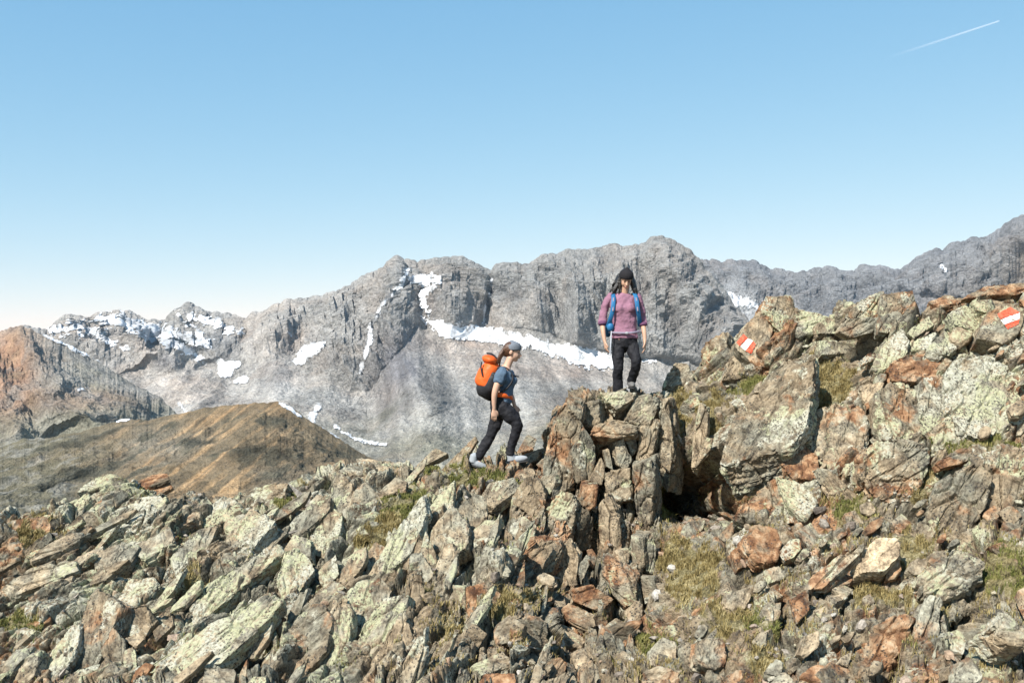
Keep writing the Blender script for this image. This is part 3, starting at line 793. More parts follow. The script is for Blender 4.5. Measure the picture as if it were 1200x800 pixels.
# ---- painted way marks, laid on the boulders' own surface
paint_red = NT('red_trail_paint'); _tc = paint_red.n('ShaderNodeNewGeometry').outputs['Position']
paint_red.principled(paint_red.mix(paint_red.step(paint_red.noise(_tc, 45, 5, .7), .40, .68), (.66, .075, .035), (.52, .16, .09)), .7)
paint_white = NT('white_trail_paint'); _tc = paint_white.n('ShaderNodeNewGeometry').outputs['Position']
paint_white.principled(paint_white.mix(paint_white.step(paint_white.noise(_tc, 45, 5, .7), .42, .72), (.84, .82, .78), (.55, .50, .43)), .7)
def waymark(o, quads, label):
    rec = [r for r in ROCKS if r[0] is o][0]
    vw, faces, Bm, Cm = rec[8], rec[9], rec[10], rec[11]
    bvh = BVHTree.FromPolygons([tuple(v) for v in vw], [tuple(int(i) for i in f) for f in faces])
    root = None
    for qi, (q, m) in enumerate(quads):
        q = np.array(q, float); n1, n2 = 26, 16
        V = np.zeros((n1, n2, 3)); ok = True
        for i in range(n1):
            for j in range(n2):
                s, t = i / (n1 - 1), j / (n2 - 1)
                e = perlin(np.array([[s * 7 + qi * 5, t * 2, qi]]))[0] * .07 * (1 if j in (0, n2 - 1) else .0)
                t2 = min(max(t + e, -.1), 1.1); s2 = s + perlin(np.array([[t * 6, qi * 3.3, 5 + (i > 8)]]))[0] * .05 * (1 if i in (0, n1 - 1) else 0)
                pt = (q[0] * (1 - s2) + q[1] * s2) * (1 - t2) + (q[3] * (1 - s2) + q[2] * s2) * t2
                ray = Vector(((pt[0] - 600) / F, 1, -(pt[1] - 400) / F)).normalized()
                h = bvh.ray_cast(Vector((0, 0, 0)), ray)
                if h[0] is None:
                    h = bvh.find_nearest(ray * np.linalg.norm(Cm))
                V[i, j] = np.array(h[0]) - np.array(ray) * .012
        f = grid_faces(n1, n2)
        if root is None:
            root = mesh_obj('trail_mark', (V.reshape(-1, 3) - Cm) @ Bm.T, f, m, parent=o, smooth=True); root['label'] = label
        else:
            mesh_obj('paint_stripe', (V.reshape(-1, 3) - Cm) @ Bm.T, f, m, parent=root, smooth=True)
for _pm in (paint_red, paint_white):
    _b = [n for n in _pm.t.nodes if n.type == 'BSDF_PRINCIPLED'][0]; _q = _pm.n('ShaderNodeNewGeometry').outputs['Position']
    _pm.put(_b.inputs['Alpha'], _pm.step(_pm.noise(_q, 22, 8, .75), .40, .45))
MR, MW = paint_red.m, paint_white.m
waymark(RA, [([(871.6, 391), (876, 396), (867, 405.5), (863, 401)], MR), ([(876.4, 396.4), (882.4, 399.2), (873.6, 410.6), (867.4, 406)], MW),
             ([(882.8, 399.6), (885.5, 403.5), (880.5, 414.5), (874, 411)], MR)], 'red, white and red painted trail stripes')
waymark(RB, [([(1169, 367.5), (1184, 359.5), (1195, 366), (1172, 374)], MR), ([(1172.3, 374.5), (1195, 366.5), (1195, 373.5), (1177, 380)], MW),
             ([(1177.3, 380.5), (1195, 374), (1193, 380), (1181, 385.5)], MR)], 'red, white and red painted trail stripes')
for r in ROCKS[:]:
    pass
# ------------------------------------------------------------------ a label of its own for every unnamed rock
LAND = [('the left hiker', 575, 545), ('the hiker in purple', 731, 455), ('the left painted boulder', 877, 400),
        ('the right painted boulder', 1176, 376), ('the bright whitish boulder', 1028, 650), ('the leaning tan plank', 978, 664),
        ('the rusty orange-brown boulder', 893, 637), ('the overhang hollow', 845, 580), ('the rounded tan boulder', 428, 584),
        ('the black triangular shadow', 270, 765), ('the rust-red crest slab', 178, 563), ('the whitish flat slab', 45, 677),
        ('the yellow-green lichen boulder', 346, 675), ('the long lichen-crusted slab', 258, 745), ('the orange-pink horizontal slab', 720, 502),
        ('the grassy gully', 800, 500), ('the pointed lichen slab', 465, 635), ('the dark rusty brown slab', 694, 701), ('the grey whale-backed boulder', 1115, 672),
        ('the brick-red slab', 1118, 536), ('the rust-orange face', 1072, 430), ('the streaked brown block', 623, 750),
        ('the orange-tan angular block', 833, 764), ('the bottom left corner', 0, 800), ('the bottom right corner', 1200, 800), ('the dark red bottom rock', 981, 790)]
def describe(rec):
    o, px, py, poly, l, r, t, lab = rec[:8]
    ext = np.ptp(poly, axis=0); s = ext.max(); c = np.array(poly) - np.mean(poly, axis=0)
    w = np.linalg.svd(c)[1]; slim = w[1] / w[0] < .42
    size = 'tiny' if s < 16 else 'small' if s < 27 else 'medium' if s < 45 else 'large'
    colr = 'dark rusty' if r > .75 and t < .5 else 'rusty orange' if r > .6 else 'dark brown' if t < .36 else 'lichened' if l > .8 else 'green-grey' if l > .55 else 'pale tan' if t > .78 else 'brownish grey' if r > .3 else 'grey'
    if slim:
        e = np.linalg.svd(c)[2][0]; shp = 'upright slab' if abs(e[1]) > .8 else 'leaning slab' if abs(e[1]) > .35 else 'flat slab'
    else: shp = 'block' if s > 26 else 'stone'
    return size, colr, shp
used = {}
for rec in ROCKS:
    if rec[7]: used[rec[7]] = 1
pend = [rec for rec in ROCKS if not rec[7]]
items = []
for rec in pend:
    px, py = rec[1], rec[2]
    L = min(LAND, key=lambda a: (a[1] - px) ** 2 + (a[2] - py) ** 2)
    dx, dy = px - L[1], py - L[2]; dist = math.hypot(dx, dy)
    if dist < 14: pos = 'touching'
    elif abs(dx) > 2.2 * abs(dy): pos = 'right of' if dx > 0 else 'left of'
    elif abs(dy) > 2.2 * abs(dx): pos = 'below' if dy > 0 else 'above'
    else: pos = ('lower' if dy > 0 else 'upper') + ' ' + ('right of' if dx > 0 else 'left of')
    items.append((rec, L[0], pos, dist))
from collections import defaultdict
grp = defaultdict(list)
for it in items:
    grp[(describe(it[0]), it[1], it[2])].append(it)
ORD = ['nearest', 'second nearest', 'third nearest', 'fourth nearest', 'fifth nearest', 'sixth nearest', 'seventh nearest', 'eighth nearest', 'ninth nearest']
for (ds, ln, pos), lst in grp.items():
    lst.sort(key=lambda a: a[3])
    for k, it in enumerate(lst):
        s = ' '.join(ds) + ' ' + pos + ' ' + ln
        if len(lst) > 1: s = ORD[min(k, 8)] + ' ' + s
        it[0][0]['label'] = s
for rec in ROCKS:
    rec[0]['group'] = 'rocks and slabs of the stony ridge'
# ------------------------------------------------------------------ mountains
def mtn_material(name='mountain_rock', k=1.0, bd=32):
    g = NT(name)
    pos = g.n('ShaderNodeNewGeometry').outputs['Position']
    at = g.n('ShaderNodeAttribute', attribute_name='tint').outputs['Color']
    n1 = g.noise(pos, .012 * k, 8, .62, .4)
    n2 = g.noise(pos, .075 * k, 7, .7)
    n3 = g.noise(pos, .0035 * k, 4, .6)
    n4 = g.noise(pos, .22 * k, 4, .7)
    v = g.ramp(g.math('ADD', g.math('MULTIPLY', n1, .45), g.math('MULTIPLY', n2, .55)), [(.34, .46), (.5, .97), (.64, 1.42)])
    c = g.mix(1.0, at, v, 'MULTIPLY')
    c = g.mix(g.math('MULTIPLY', g.step(n3, .5, .62), .35), c, g.mix(1.0, c, (1.12, .96, .84), 'MULTIPLY'))
    c = g.mix(1.0, c, g.ramp(n4, [(.36, .76), (.5, 1.0), (.62, 1.25)]), 'MULTIPLY')
    nrm = g.bump(g.math('ADD', g.math('MULTIPLY', n1, 1.0), g.math('MULTIPLY', n2, .5)), bd, 1.0)
    g.principled(c, .95, nrm, spec=.08)
    return g.m
MAT_MTN = mtn_material(); MAT_HILL = mtn_material('grassy_scree', 5.0, 4.0)
gs_ = NT('old_snow'); _p = gs_.n('ShaderNodeNewGeometry').outputs['Position']
gs_.principled(gs_.mix(gs_.step(gs_.noise(_p, .03, 7, .7), .48, .66), (.66, .67, .69), (.33, .33, .325)), .6)
_b = [n for n in gs_.t.nodes if n.type == 'BSDF_PRINCIPLED'][0]
_me = gs_.n('ShaderNodeAttribute', attribute_name='melt').outputs['Fac']
_al = gs_.step(gs_.math('ADD', _me, gs_.math('MULTIPLY', gs_.math('SUBTRACT', gs_.noise(_p, .035, 9, .8), .5), 2.3)), .42, .62)
gs_.put(_b.inputs['Alpha'], _al)
MAT_SNOW = gs_.m

def seg_dist(px, py, pts):
    d = np.full(px.shape, 1e9, np.float32)
    for (x0, y0, w0), (x1, y1, w1) in zip(pts[:-1], pts[1:]):
        vx, vy = x1 - x0, y1 - y0; L = vx * vx + vy * vy + 1e-6
        t = np.clip(((px - x0) * vx + (py - y0) * vy) / L, 0, 1)
        d = np.minimum(d, np.hypot(px - x0 - t * vx, py - y0 - t * vy) - (w0 + (w1 - w0) * t))
    return d

def mountain(name, crest, rest, cols, nrow, amps, tintf, snow=None, crest_noise=2.0, seed=0, thr=0.0):
    """crest [(px,py)], rest: {px: [(py,depth)... from crest downwards, first = depth of crest only]}"""
    cx, cy = np.array(crest).T
    cpy = np.interp(cols, cx, cy)
    j = np.stack([cols * .09, cols * 0 + seed, cols * 0], -1)
    cpy = cpy + crest_noise * fbm(j, 5, gain=.62) - crest_noise * .55 * fbm(j * .9 + 3.3, 3, gain=.6, ridged=True)
    ks = sorted(rest); m = len(rest[ks[0]])
    A = np.array([[b for a, b in rest[k]] for k in ks]); Pp = np.array([[a if a is not None else 0 for a, b in rest[k]] for k in ks], float)
    D = np.stack([np.interp(cols, ks, A[:, i]) for i in range(m)], 0)
    Y = np.stack([np.interp(cols, ks, Pp[:, i]) for i in range(m)], 0); Y[0] = cpy
    for i in range(1, m): Y[i] = np.maximum(Y[i], Y[i - 1] + 3)
    # rows: allocate by visible height
    rows = []; share = amps['share']
    back = 12
    P = []
    zc = -(Y[0] - 400) / F * D[0]
    for b in range(back, 0, -1):
        dd = D[0] + b * amps.get('backstep', 60); P.append(np.stack([(cols - 600) / F * D[0], dd, zc - b * amps.get('backstep', 60) * .7], -1))
    for i in range(m - 1):
        n = share[i]
        for k in range(n):
            t = k / n
            y = Y[i] * (1 - t) + Y[i + 1] * t; d = D[i] * (1 - t) + D[i + 1] * t
            P.append(np.stack([(cols - 600) / F * d, d, -(y - 400) / F * d], -1))
    P.append(np.stack([(cols - 600) / F * D[-1], D[-1], -(Y[-1] - 400) / F * D[-1]], -1))
    nb = amps.get('base', None)
    if nb: P.append(np.stack([(cols - 600) / F * nb[0], np.full(len(cols), nb[0]), np.full(len(cols), nb[1])], -1))
    P = np.array(P)[::-1].copy(); nr, nc, _ = P.shape
    Pb = blur_rows(P, 60); yy_ = (400 - P[..., 2] * F / P[..., 1]) - Y[0][None, :]; wt_ = sm(yy_, 4, 30)[..., None] * (np.arange(nr) < nr - back - 3)[:, None, None] * (np.arange(nr) > 2)[:, None, None]; P = P * (1 - wt_) + Pb * wt_
    S = blur_rows(P, 8); N = normals(S)
    p = P.reshape(-1, 3).astype(np.float32); px = 600 + F * p[:, 0] / p[:, 1]; py = 400 - F * p[:, 2] / p[:, 1]
    s = amps['scale']
    w1 = perlin(p / (s * 4) + seed); w2 = perlin(p / (s * 4) + seed + 40)
    slant = amps.get('slant', 0)
    q = np.stack([(p[:, 0] + slant * p[:, 2]) / s + w1 * 2.2 + w2 * .7, p[:, 1] / (s * 1.2) + w2 * 1.4, p[:, 2] / (s * 1.35) + w2 * 1.3 - w1], -1)
    r = fbm(q, 7, gain=.56, ridged=True)
    rs_ = fbm(q * .8, 6, gain=.6)
    r2 = fbm(p / (s * .45) + 9, 5, gain=.6)
    lo = fbm(p / (s * 5) + 3, 3)
    ero = np.ones(len(p), np.float32)
    yc = np.interp(px, cols, Y[0]); yf = np.interp(px, cols, Y[amps['foot']])
    ero = 1 - sm((py - yf) / 60, -.45, .35) * (1 - amps['talus'])
    env = .30 + .70 * sm(py - yc, 0, 24)
    env2 = sm(py - yc, 2, 48)
    s2 = s * 2.3
    sp_ = fbm(np.stack([(p[:, 0] + slant * 1.6 * p[:, 2]) / s2 + w2 * .9, p[:, 1] / (s2 * 2) + w1, p[:, 2] / (s2 * 3)], -1) + 11, 2, ridged=True)
    disp = (amps['a'] * (rs_ if amps.get('soft') else r) * .8 + amps['a2'] * r2) * ero * env
    band = perlin(np.stack([p[:, 0] / 900, p[:, 1] / 900, (p[:, 2] + .55 * p[:, 0] + w1 * 40) / (s * .16)], -1))
    disp = disp + band * amps['a'] * .07 * ero * env
    toy = (amps['a'] * 1.0 * sp_ * ero + amps['lo'] * 1.2 * lo) * env2
    for pts, w_, A_m in amps.get('spurs', []):
        dq = seg_dist(px + w1 * 9 + w2 * 4, py + w2 * 9, [(x, y, 0) for x, y in pts])
        wid = w_ * (.45 + .75 * np.clip((py - pts[0][1]) / max(30, pts[-1][1] - pts[0][1]), 0, 1))
        toy = toy + .75 * A_m * sm(1 - dq / wid, -.15, 1.1) * env2 * (1 + .3 * rs_)
    tal = (1 - ero)
    # fine runnels on the scree
    runn = perlin(np.stack([(p[:, 0] + slant * p[:, 2]) / (s * .25), p[:, 1] / (s * 5), p[:, 2] / (s * 5)], -1))
    disp = disp + (runn * amps['a'] * .13 + fbm(p / (s * .10), 4, gain=.6) * amps['a'] * .07) * tal
    p2 = p + N.reshape(-1, 3) * disp[:, None]
    p2 = p2 * (1 - toy / np.maximum(p2[:, 1], 1) * (np.arange(len(p)) // nc > 2))[:, None]
    o = mesh_obj(name, p2, grid_faces(nr, nc), amps.get('mat', MAT_MTN))
    tag(o, kind='structure')
    px2 = 600 + F * p2[:, 0] / p2[:, 1]; py2 = 400 - F * p2[:, 2] / p2[:, 1]
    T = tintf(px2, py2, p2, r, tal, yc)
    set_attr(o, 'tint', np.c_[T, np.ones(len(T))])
    if snow:
        nz = fbm(np.stack([px2 * .10, py2 * .10, px2 * 0 + seed], -1), 5, gain=.65)
        nfine = fbm(np.stack([px2 * .35 , py2 * .35, px2 * 0 + seed], -1), 3)
        for nm, pts, rag, lab in snow:
            d = seg_dist(px2, py2, pts) + nz * rag + nfine * rag * .5
            f = grid_faces(nr, nc)
            fd = d[f].min(1)
            keep = fd < 3.2
            row = f[:, 0] // nc
            keep &= row < nr - back - 1
            ff = f[keep]
            if len(ff) == 0: print('no snow', nm, pts[0]); continue
            ids, inv = np.unique(ff.ravel(), return_inverse=True)
            V = p2[ids] + N.reshape(-1, 3)[ids] * amps.get('lift', 3.0)
            sn = mesh_obj(nm, V, inv.reshape(-1, 4), MAT_SNOW, smooth=True)
            e_ = np.clip(.5 - d[ids] / 7.0, 0, 1); set_attr(sn, 'melt', np.stack([e_] * 3 + [e_ * 0 + 1], -1))
            tag(sn, lab, None, kind='structure')
    return o

def lerp3(a, b, t): return a + (b - a) * t[:, None]
C = lambda *v: np.array(v, np.float32)
def gauss(px, py, x, y, rx, ry): return np.exp(-(((px - x) / rx) ** 2 + ((py - y) / ry) ** 2))

# 1. main massif
crest1 = [(-260, 440), (-100, 400), (0, 393), (25, 386), (54, 391), (66, 380), (79, 375), (95, 377), (120, 371), (137, 367), (152, 371), (167, 377), (185, 380), (200, 380), (205, 367), (217, 360), (232, 364), (250, 370), (270, 371),
          (287, 378), (297, 371), (308, 370), (322, 362), (333, 357), (355, 354), (370, 350), (392, 346), (417, 332), (438, 324), (452, 317), (458, 307), (465, 303), (473, 308), (482, 308), (490, 313), (500, 309), (512, 305), (535, 306), (552, 309),
          (566, 317), (576, 322), (584, 315), (595, 312), (612, 313), (628, 311), (636, 303), (652, 301), (670, 297), (690, 296), (712, 290), (722, 289), (734, 294), (752, 290), (764, 284), (775, 279), (786, 284), (797, 290), (808, 300), (816, 307), (822, 316), (840, 338), (870, 372), (900, 410), (960, 470)]
rest1 = {-260: [(None, 3900), (470, 3500), (520, 2900), (640, 2000)], 0: [(None, 3900), (450, 3600), (500, 3000), (640, 2000)], 130: [(None, 3900), (440, 3500), (495, 2900), (620, 1900)],
         230: [(None, 3900), (440, 3500), (490, 2900), (620, 1900)], 330: [(None, 3800), (430, 3450), (500, 2800), (620, 1900)], 430: [(None, 3700), (470, 3200), (520, 2700), (620, 1900)],
         490: [(None, 3700), (390, 3450), (500, 2800), (620, 1900)], 560: [(None, 3700), (388, 3480), (500, 2800), (620, 1900)],
         640: [(None, 3700), (398, 3500), (490, 2800), (620, 1900)], 720: [(None, 3700), (425, 3500), (490, 2800), (620, 1900)], 800: [(None, 3650), (430, 3450), (500, 2900), (620, 1900)], 960: [(None, 3600), (480, 3500), (520, 3000), (620, 1900)]}
def tint1(px, py, p, r, tal, yc):
    rock = lerp3(C(.10, .10, .104), C(.255, .25, .24), np.clip(r * .9 + .45, 0, 1))  # gullies painted darker than ribs, adding relief shading to the colour
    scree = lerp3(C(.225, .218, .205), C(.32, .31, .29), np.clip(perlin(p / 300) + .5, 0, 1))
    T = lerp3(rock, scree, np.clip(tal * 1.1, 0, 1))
    n = fbm(p / 140, 4)
    red = np.clip(.75 * gauss(px, py, 343, 398, 22, 18) + .6 * gauss(px, py, 505, 350, 20, 26) + .7 * gauss(px, py, 540, 402, 60, 18) + .55 * gauss(px, py, 640, 432, 90, 14) + .55 * gauss(px, py, 215, 448, 45, 20)
                  + .5 * gauss(px, py, 140, 395, 40, 20) + .4 * gauss(px, py, 300, 400, 20, 20) + .4 * gauss(px, py, 455, 455, 20, 40) + .3 * gauss(px, py, 95, 385, 30, 10), 0, 1)
    T = lerp3(T, C(.33, .25, .20), np.clip(red * .8 * (1.0 + n * 1.6), 0, .85))
    left = np.clip(1 - (px - 300) / 250, 0, 1) * .75
    T = lerp3(T, C(.40, .375, .345), left * np.clip(.6 + n, 0, 1))
    shade_dk = np.clip(.8 * gauss(px, py, 468, 425, 28, 34) + .5 * gauss(px, py, 325, 440, 22, 16) + .5 * gauss(px, py, 190, 425, 18, 10) + .5 * gauss(px, py, 255, 397, 14, 8), 0, 1)  # shaded side of the buttress and dark pits, put into the colour
    T = lerp3(T, C(.15, .15, .165), np.clip(shade_dk * (1 + n * 1.5), 0, .8))
    gr = np.clip(sm(py, 470, 540) * .6 + n * .5 * sm(py, 460, 500), 0, .7)
    T = lerp3(T, C(.27, .255, .19), gr)
    stx = fbm(np.stack([(p[:, 0] + .55 * p[:, 2]) / 55, p[:, 1] / 700, p[:, 2] / 420], -1), 5, gain=.62)
    stx2 = fbm(np.stack([(p[:, 0] - .8 * p[:, 2]) / 90, p[:, 1] / 600, p[:, 2] / 300], -1) + 20, 4)
    T = T * (1 + np.clip(.10 + tal * (stx * 1.1 + stx2 * .5), -.35, .6))[:, None]
    veg = np.clip((fbm(p / 220 + 7, 5, gain=.6) * 3.2 - .15) * sm(py, 455, 505), 0, .5) * (px > 380)
    T = lerp3(T, C(.125, .125, .095), veg)
    return T
SN = 'snow_field'
snow1 = [
 (SN, [(498, 374, 3), (520, 386, 9), (552, 392, 9), (585, 396, 8), (620, 402, 6), (655, 412, 7), (690, 420, 12), (722, 425, 7)], 12, 'long white glacier band at the foot of the grey cliffs behind the hikers'),
 (SN, [(752, 424, 2), (768, 424, 2)], 3, 'small snow remnant just right of the hiker in purple'),
 (SN, [(347, 426, 3), (360, 414, 9), (378, 405, 4)], 5, 'bright snow patch beneath the reddish rock in the middle of the left range'),
 (SN, [(258, 425, 3), (265, 434, 9), (278, 428, 4)], 5, 'round snow patch low in the cirque of the left range'),
 (SN, [(276, 448, 2), (286, 446, 4)], 4, 'small lower snow patch in the cirque of the left range'),
 (SN, [(441, 372, 1), (434, 385, 2), (434, 400, 2.5), (428, 420, 2), (422, 438, 1.5)], 2.2, 'thin white snow gully running down the face left of the twin summits'),
 (SN, [(462, 345, .6), (450, 356, 1.2), (440, 372, 1.5), (436, 384, 1.4)], 2, 'faint upper snow gully below the left summit tower'),
 (SN, [(365, 497, 3), (366, 488, 5), (372, 478, 3)], 3, 'small snow patch right of the brown hill'),
 (SN, [(484, 328, 4), (497, 330, 7), (515, 330, 4), (495, 345, 4), (500, 368, 3)], 12, 'ragged snow streaks high on the twin summit'),
 (SN, [(577, 326, .4), (573, 345, .9), (568, 365, .9), (567, 380, 1.8)], 1.6, 'narrow snow couloir splitting the grey cliff'),
 (SN, [(145, 372, 2.5), (165, 386, 5), (195, 400, 5), (225, 414, 4), (243, 424, 2)], 12, 'broken snow ribs on the back slope of the left range'),
 (SN, [(172, 384, 2), (205, 392, 5), (238, 402, 3)], 13, 'patchy snow below the pointed left summit'),
 (SN, [(88, 378, 2), (108, 388, 4), (128, 402, 3), (152, 412, 2)], 10, 'thin snow streaks on the far left range'),
 (SN, [(95, 378, 1), (125, 376, 1.5)], 5, 'snow flecks along the far left crest'),
 (SN, [(207, 365, 1), (214, 375, 1.6), (240, 392, 1)], 5, 'snow streak on the flank of the pointed left summit'),
 (SN, [(210, 474, 1), (218, 484, 1.5)], 3, 'tiny snow strip above the brown hill'),
 (SN, [(338, 390, 1), (342, 394, 1)], 3, 'tiny snow spot by the reddish rock'),
 (SN, [(392, 500, 1), (402, 508, 1.5), (416, 516, 1.5), (440, 520, 1), (452, 523, .8)], 3.5, 'broken snow line on the scree behind the ridge'),
]
snow1 += [(SN, [(120, 374, 4), (165, 384, 8), (200, 396, 10), (240, 402, 6)], 26, 'light dusting of snow on the back slope of the left range'), (SN, [(60, 388, 3), (95, 384, 5), (120, 392, 6)], 20, 'light dusting of snow on the far left range'),
          (SN, [(222, 372, 3), (262, 384, 3), (282, 392, 2)], 16, 'thin snow dusting right of the pointed left summit'), (SN, [(478, 318, 2), (470, 335, 2), (455, 352, 1)], 8, 'wispy snow below the summit tower')]
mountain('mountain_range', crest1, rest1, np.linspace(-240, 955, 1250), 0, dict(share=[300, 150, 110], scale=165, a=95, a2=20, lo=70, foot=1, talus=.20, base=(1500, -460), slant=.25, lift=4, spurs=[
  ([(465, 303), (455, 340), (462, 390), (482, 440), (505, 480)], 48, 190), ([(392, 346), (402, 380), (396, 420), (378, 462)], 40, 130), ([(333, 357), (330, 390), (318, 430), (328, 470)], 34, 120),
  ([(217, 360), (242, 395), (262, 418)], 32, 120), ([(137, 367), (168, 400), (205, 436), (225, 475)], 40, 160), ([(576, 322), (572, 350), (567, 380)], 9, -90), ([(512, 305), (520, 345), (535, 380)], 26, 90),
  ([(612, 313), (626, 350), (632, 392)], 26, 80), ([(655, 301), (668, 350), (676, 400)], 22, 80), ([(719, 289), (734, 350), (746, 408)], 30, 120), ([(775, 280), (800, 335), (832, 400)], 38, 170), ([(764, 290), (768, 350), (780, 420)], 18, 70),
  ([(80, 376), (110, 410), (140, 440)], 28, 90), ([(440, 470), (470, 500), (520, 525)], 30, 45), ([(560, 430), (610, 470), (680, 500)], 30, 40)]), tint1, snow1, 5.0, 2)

# 2. far right range, bluish
crest2 = [(740, 330), (800, 312), (819, 308), (840, 309), (867, 307), (886, 309), (905, 317), (927, 324), (950, 320), (962, 317), (976, 315), (985, 320), (995, 321), (1005, 317), (1014, 315), (1027, 317), (1040, 317), (1050, 319), (1059, 317), (1068, 313), (1077, 306), (1090, 298), (1096, 293),
          (1107, 295), (1119, 289), (1130, 284), (1140, 280), (1148, 282), (1154, 283), (1165, 276), (1175, 270), (1186, 262), (1197, 257), (1215, 252), (1300, 238), (1420, 262)]
rest2 = {740: [(None, 5200), (380, 4800), (460, 3900)], 900: [(None, 5200), (370, 4900), (470, 4000)], 1100: [(None, 4900), (380, 4400), (480, 3600)], 1420: [(None, 4500), (420, 3900), (520, 3200)]}
def tint2(px, py, p, r, tal, yc):
    T = lerp3(C(.075, .08, .092), C(.20, .203, .21), np.clip(r * .9 + .45, 0, 1))  # gully shading painted into the rock colour here too
    n = fbm(p / 160, 4)
    right = np.clip((px - 1080) / 120, 0, 1) * np.clip((py - yc) / 60, 0, 1)
    T = lerp3(T, C(.22, .19, .155), np.clip(right * (.7 + n), 0, .8))
    T = lerp3(T, C(.42, .42, .42), np.clip(gauss(px, py, 862, 362, 34, 22), 0, .8))
    return T
snow2 = [(SN, [(836, 340, 4), (850, 348, 7), (866, 354, 6), (886, 358, 3)], 7, 'white snow basin in the saddle right of the main summit'),
         (SN, [(1104, 312, .5), (1108, 318, 1)], 3, 'tiny snow fleck on the right range')]
mountain('far_mountain_range', crest2, rest2, np.linspace(742, 1415, 800), 0, dict(share=[200, 90], scale=170, a=100, a2=32, lo=50, foot=1, talus=.45, base=(3000, -460), slant=-.2, lift=5, spurs=[
  ([(1119, 289), (1102, 335), (1090, 375)], 24, 170), ([(1197, 257), (1165, 300), (1140, 350)], 34, 200), ([(1077, 306), (1064, 345)], 16, 120), ([(976, 315), (986, 350)], 18, 110), ([(1040, 317), (1030, 352)], 18, 110), ([(886, 309), (902, 345)], 18, 110), ([(927, 324), (940, 352)], 14, 80), ([(1154, 283), (1135, 320)], 16, 100)]), tint2, snow2, 5.0, 8)

# 3. near left spur
crest3 = [(-300, 420), (-120, 400), (-20, 392), (10, 386), (25, 384), (40, 389), (60, 398), (80, 408), (100, 418), (125, 430), (150, 446), (170, 458), (190, 470), (205, 482), (218, 497), (235, 520), (300, 590)]
rest3 = {-300: [(None, 2500), (520, 1900), (620, 1500)], 25: [(None, 2500), (520, 1900), (620, 1500)], 150: [(None, 2450), (520, 2000), (620, 1500)], 300: [(None, 2300), (600, 2000), (640, 1500)]}
def tint3(px, py, p, r, tal, yc):
    T = lerp3(C(.15, .142, .13), C(.30, .285, .255), np.clip(r * .8 + .45, 0, 1))
    n = fbm(p / 90, 4)
    T = lerp3(T, C(.38, .235, .155), np.clip((gauss(px, py, 8, 440, 34, 55) * 1.2 + gauss(px, py, 90, 470, 70, 14) * .5) * (1 + n * 1.5), 0, .9))
    T = lerp3(T, C(.24, .24, .165), np.clip(sm(py, 440, 520) * .5 + n * .6, 0, .6))
    return T
snow3 = [(SN, [(50, 393, .5), (75, 404, 1.8), (100, 416, 1.6), (125, 428, 1.2)], 3.0, 'snow rim along the shoulder of the near left spur'), (SN, [(92, 458, .8), (102, 456, 1.2)], 3, 'small snow spot on the near left spur')]
mountain('mountain_spur', crest3, rest3, np.linspace(-280, 298, 640), 0, dict(share=[230, 60], scale=95, soft=True, a=60, a2=8, lo=30, foot=1, talus=.7, base=(1300, -460), slant=.5, backstep=40, lift=3, spurs=[([(25, 384), (52, 425), (75, 470), (110, 510)], 46, 110), ([(60, 400), (120, 440), (170, 475)], 26, 60), ([(-10, 400), (0, 450), (20, 500)], 26, 50)]), tint3, snow3, 4.0, 15)

# 4. mid-distance brown hill and slope
crest4 = [(-300, 530), (-60, 515), (0, 520), (30, 514), (60, 512), (96, 506), (142, 492), (175, 492), (208, 486), (240, 479), (271, 475), (300, 473), (325, 472), (342, 478), (354, 487), (370, 497), (387, 508), (405, 521), (430, 536), (460, 548), (520, 562), (700, 585)]
rest4 = {-300: [(None, 1000), (620, 700), (760, 450)], 150: [(None, 1000), (620, 700), (760, 450)], 320: [(None, 950), (620, 700), (760, 450)], 700: [(None, 900), (650, 700), (760, 450)]}
def tint4(px, py, p, r, tal, yc):
    n = fbm(p / 45, 5); n2 = fbm(p / 16 + 4, 4)
    str_ = fbm(np.stack([(p[:, 0] - .9 * p[:, 2]) / 9, p[:, 1] / 130, (p[:, 2]) / 90], -1), 4)
    T = lerp3(C(.060, .050, .034), C(.165, .130, .085), np.clip(r * .6 + .5 + n2 * .6, 0, 1))
    m = np.clip(gauss(px, py, 255, 545, 95, 70) * 1.3, 0, 1)
    T = lerp3(T, C(.33, .225, .125), np.clip(m * (str_ * 4.0 - .05), 0, .9))
    T = lerp3(T, C(.215, .20, .165), np.clip(gauss(px, py, 180, 525, 60, 26) + gauss(px, py, 330, 560, 30, 20) * .5, 0, 1) * np.clip(.45 + n * 1.4, 0, .9))
    gl = np.clip((150 - px) / 90, 0, 1)
    T = lerp3(T, C(.125, .12, .085), gl * .7)
    T = lerp3(T, C(.24, .23, .20), gl * np.clip(n2 * 2.6, 0, .7))
    T = lerp3(T, C(.055, .055, .042), np.clip(n * 3.4 - .15 + n2 * 1.2, 0, .85))
    return T
snow4 = [(SN, [(327, 473, .8), (340, 479, 1.4), (352, 488, .8)], 1.4, 'snow strip on top of the brown hill'), (SN, [(138, 494, .5), (150, 492, 1)], 1.5, 'snow fleck on the shoulder of the brown hill'),
         (SN, [(378, 501, .6), (396, 512, 1.2), (405, 520, .5)], 1.5, 'thin snow line down the right side of the brown hill')]
mountain('brown_hill', crest4, rest4, np.linspace(-280, 690, 900), 0, dict(share=[330, 60], scale=34, a=13, a2=3.0, lo=12, foot=1, talus=1.0, base=(300, -460), slant=-.9, mat=MAT_HILL, soft=True, backstep=12, lift=.6, spurs=[([(325, 472), (300, 510), (260, 560)], 36, 14), ([(240, 479), (215, 520), (180, 560)], 34, 14), ([(96, 506), (60, 550)], 30, 10), ([(370, 497), (380, 550)], 22, 10)]), tint4, snow4, 2.0, 23)

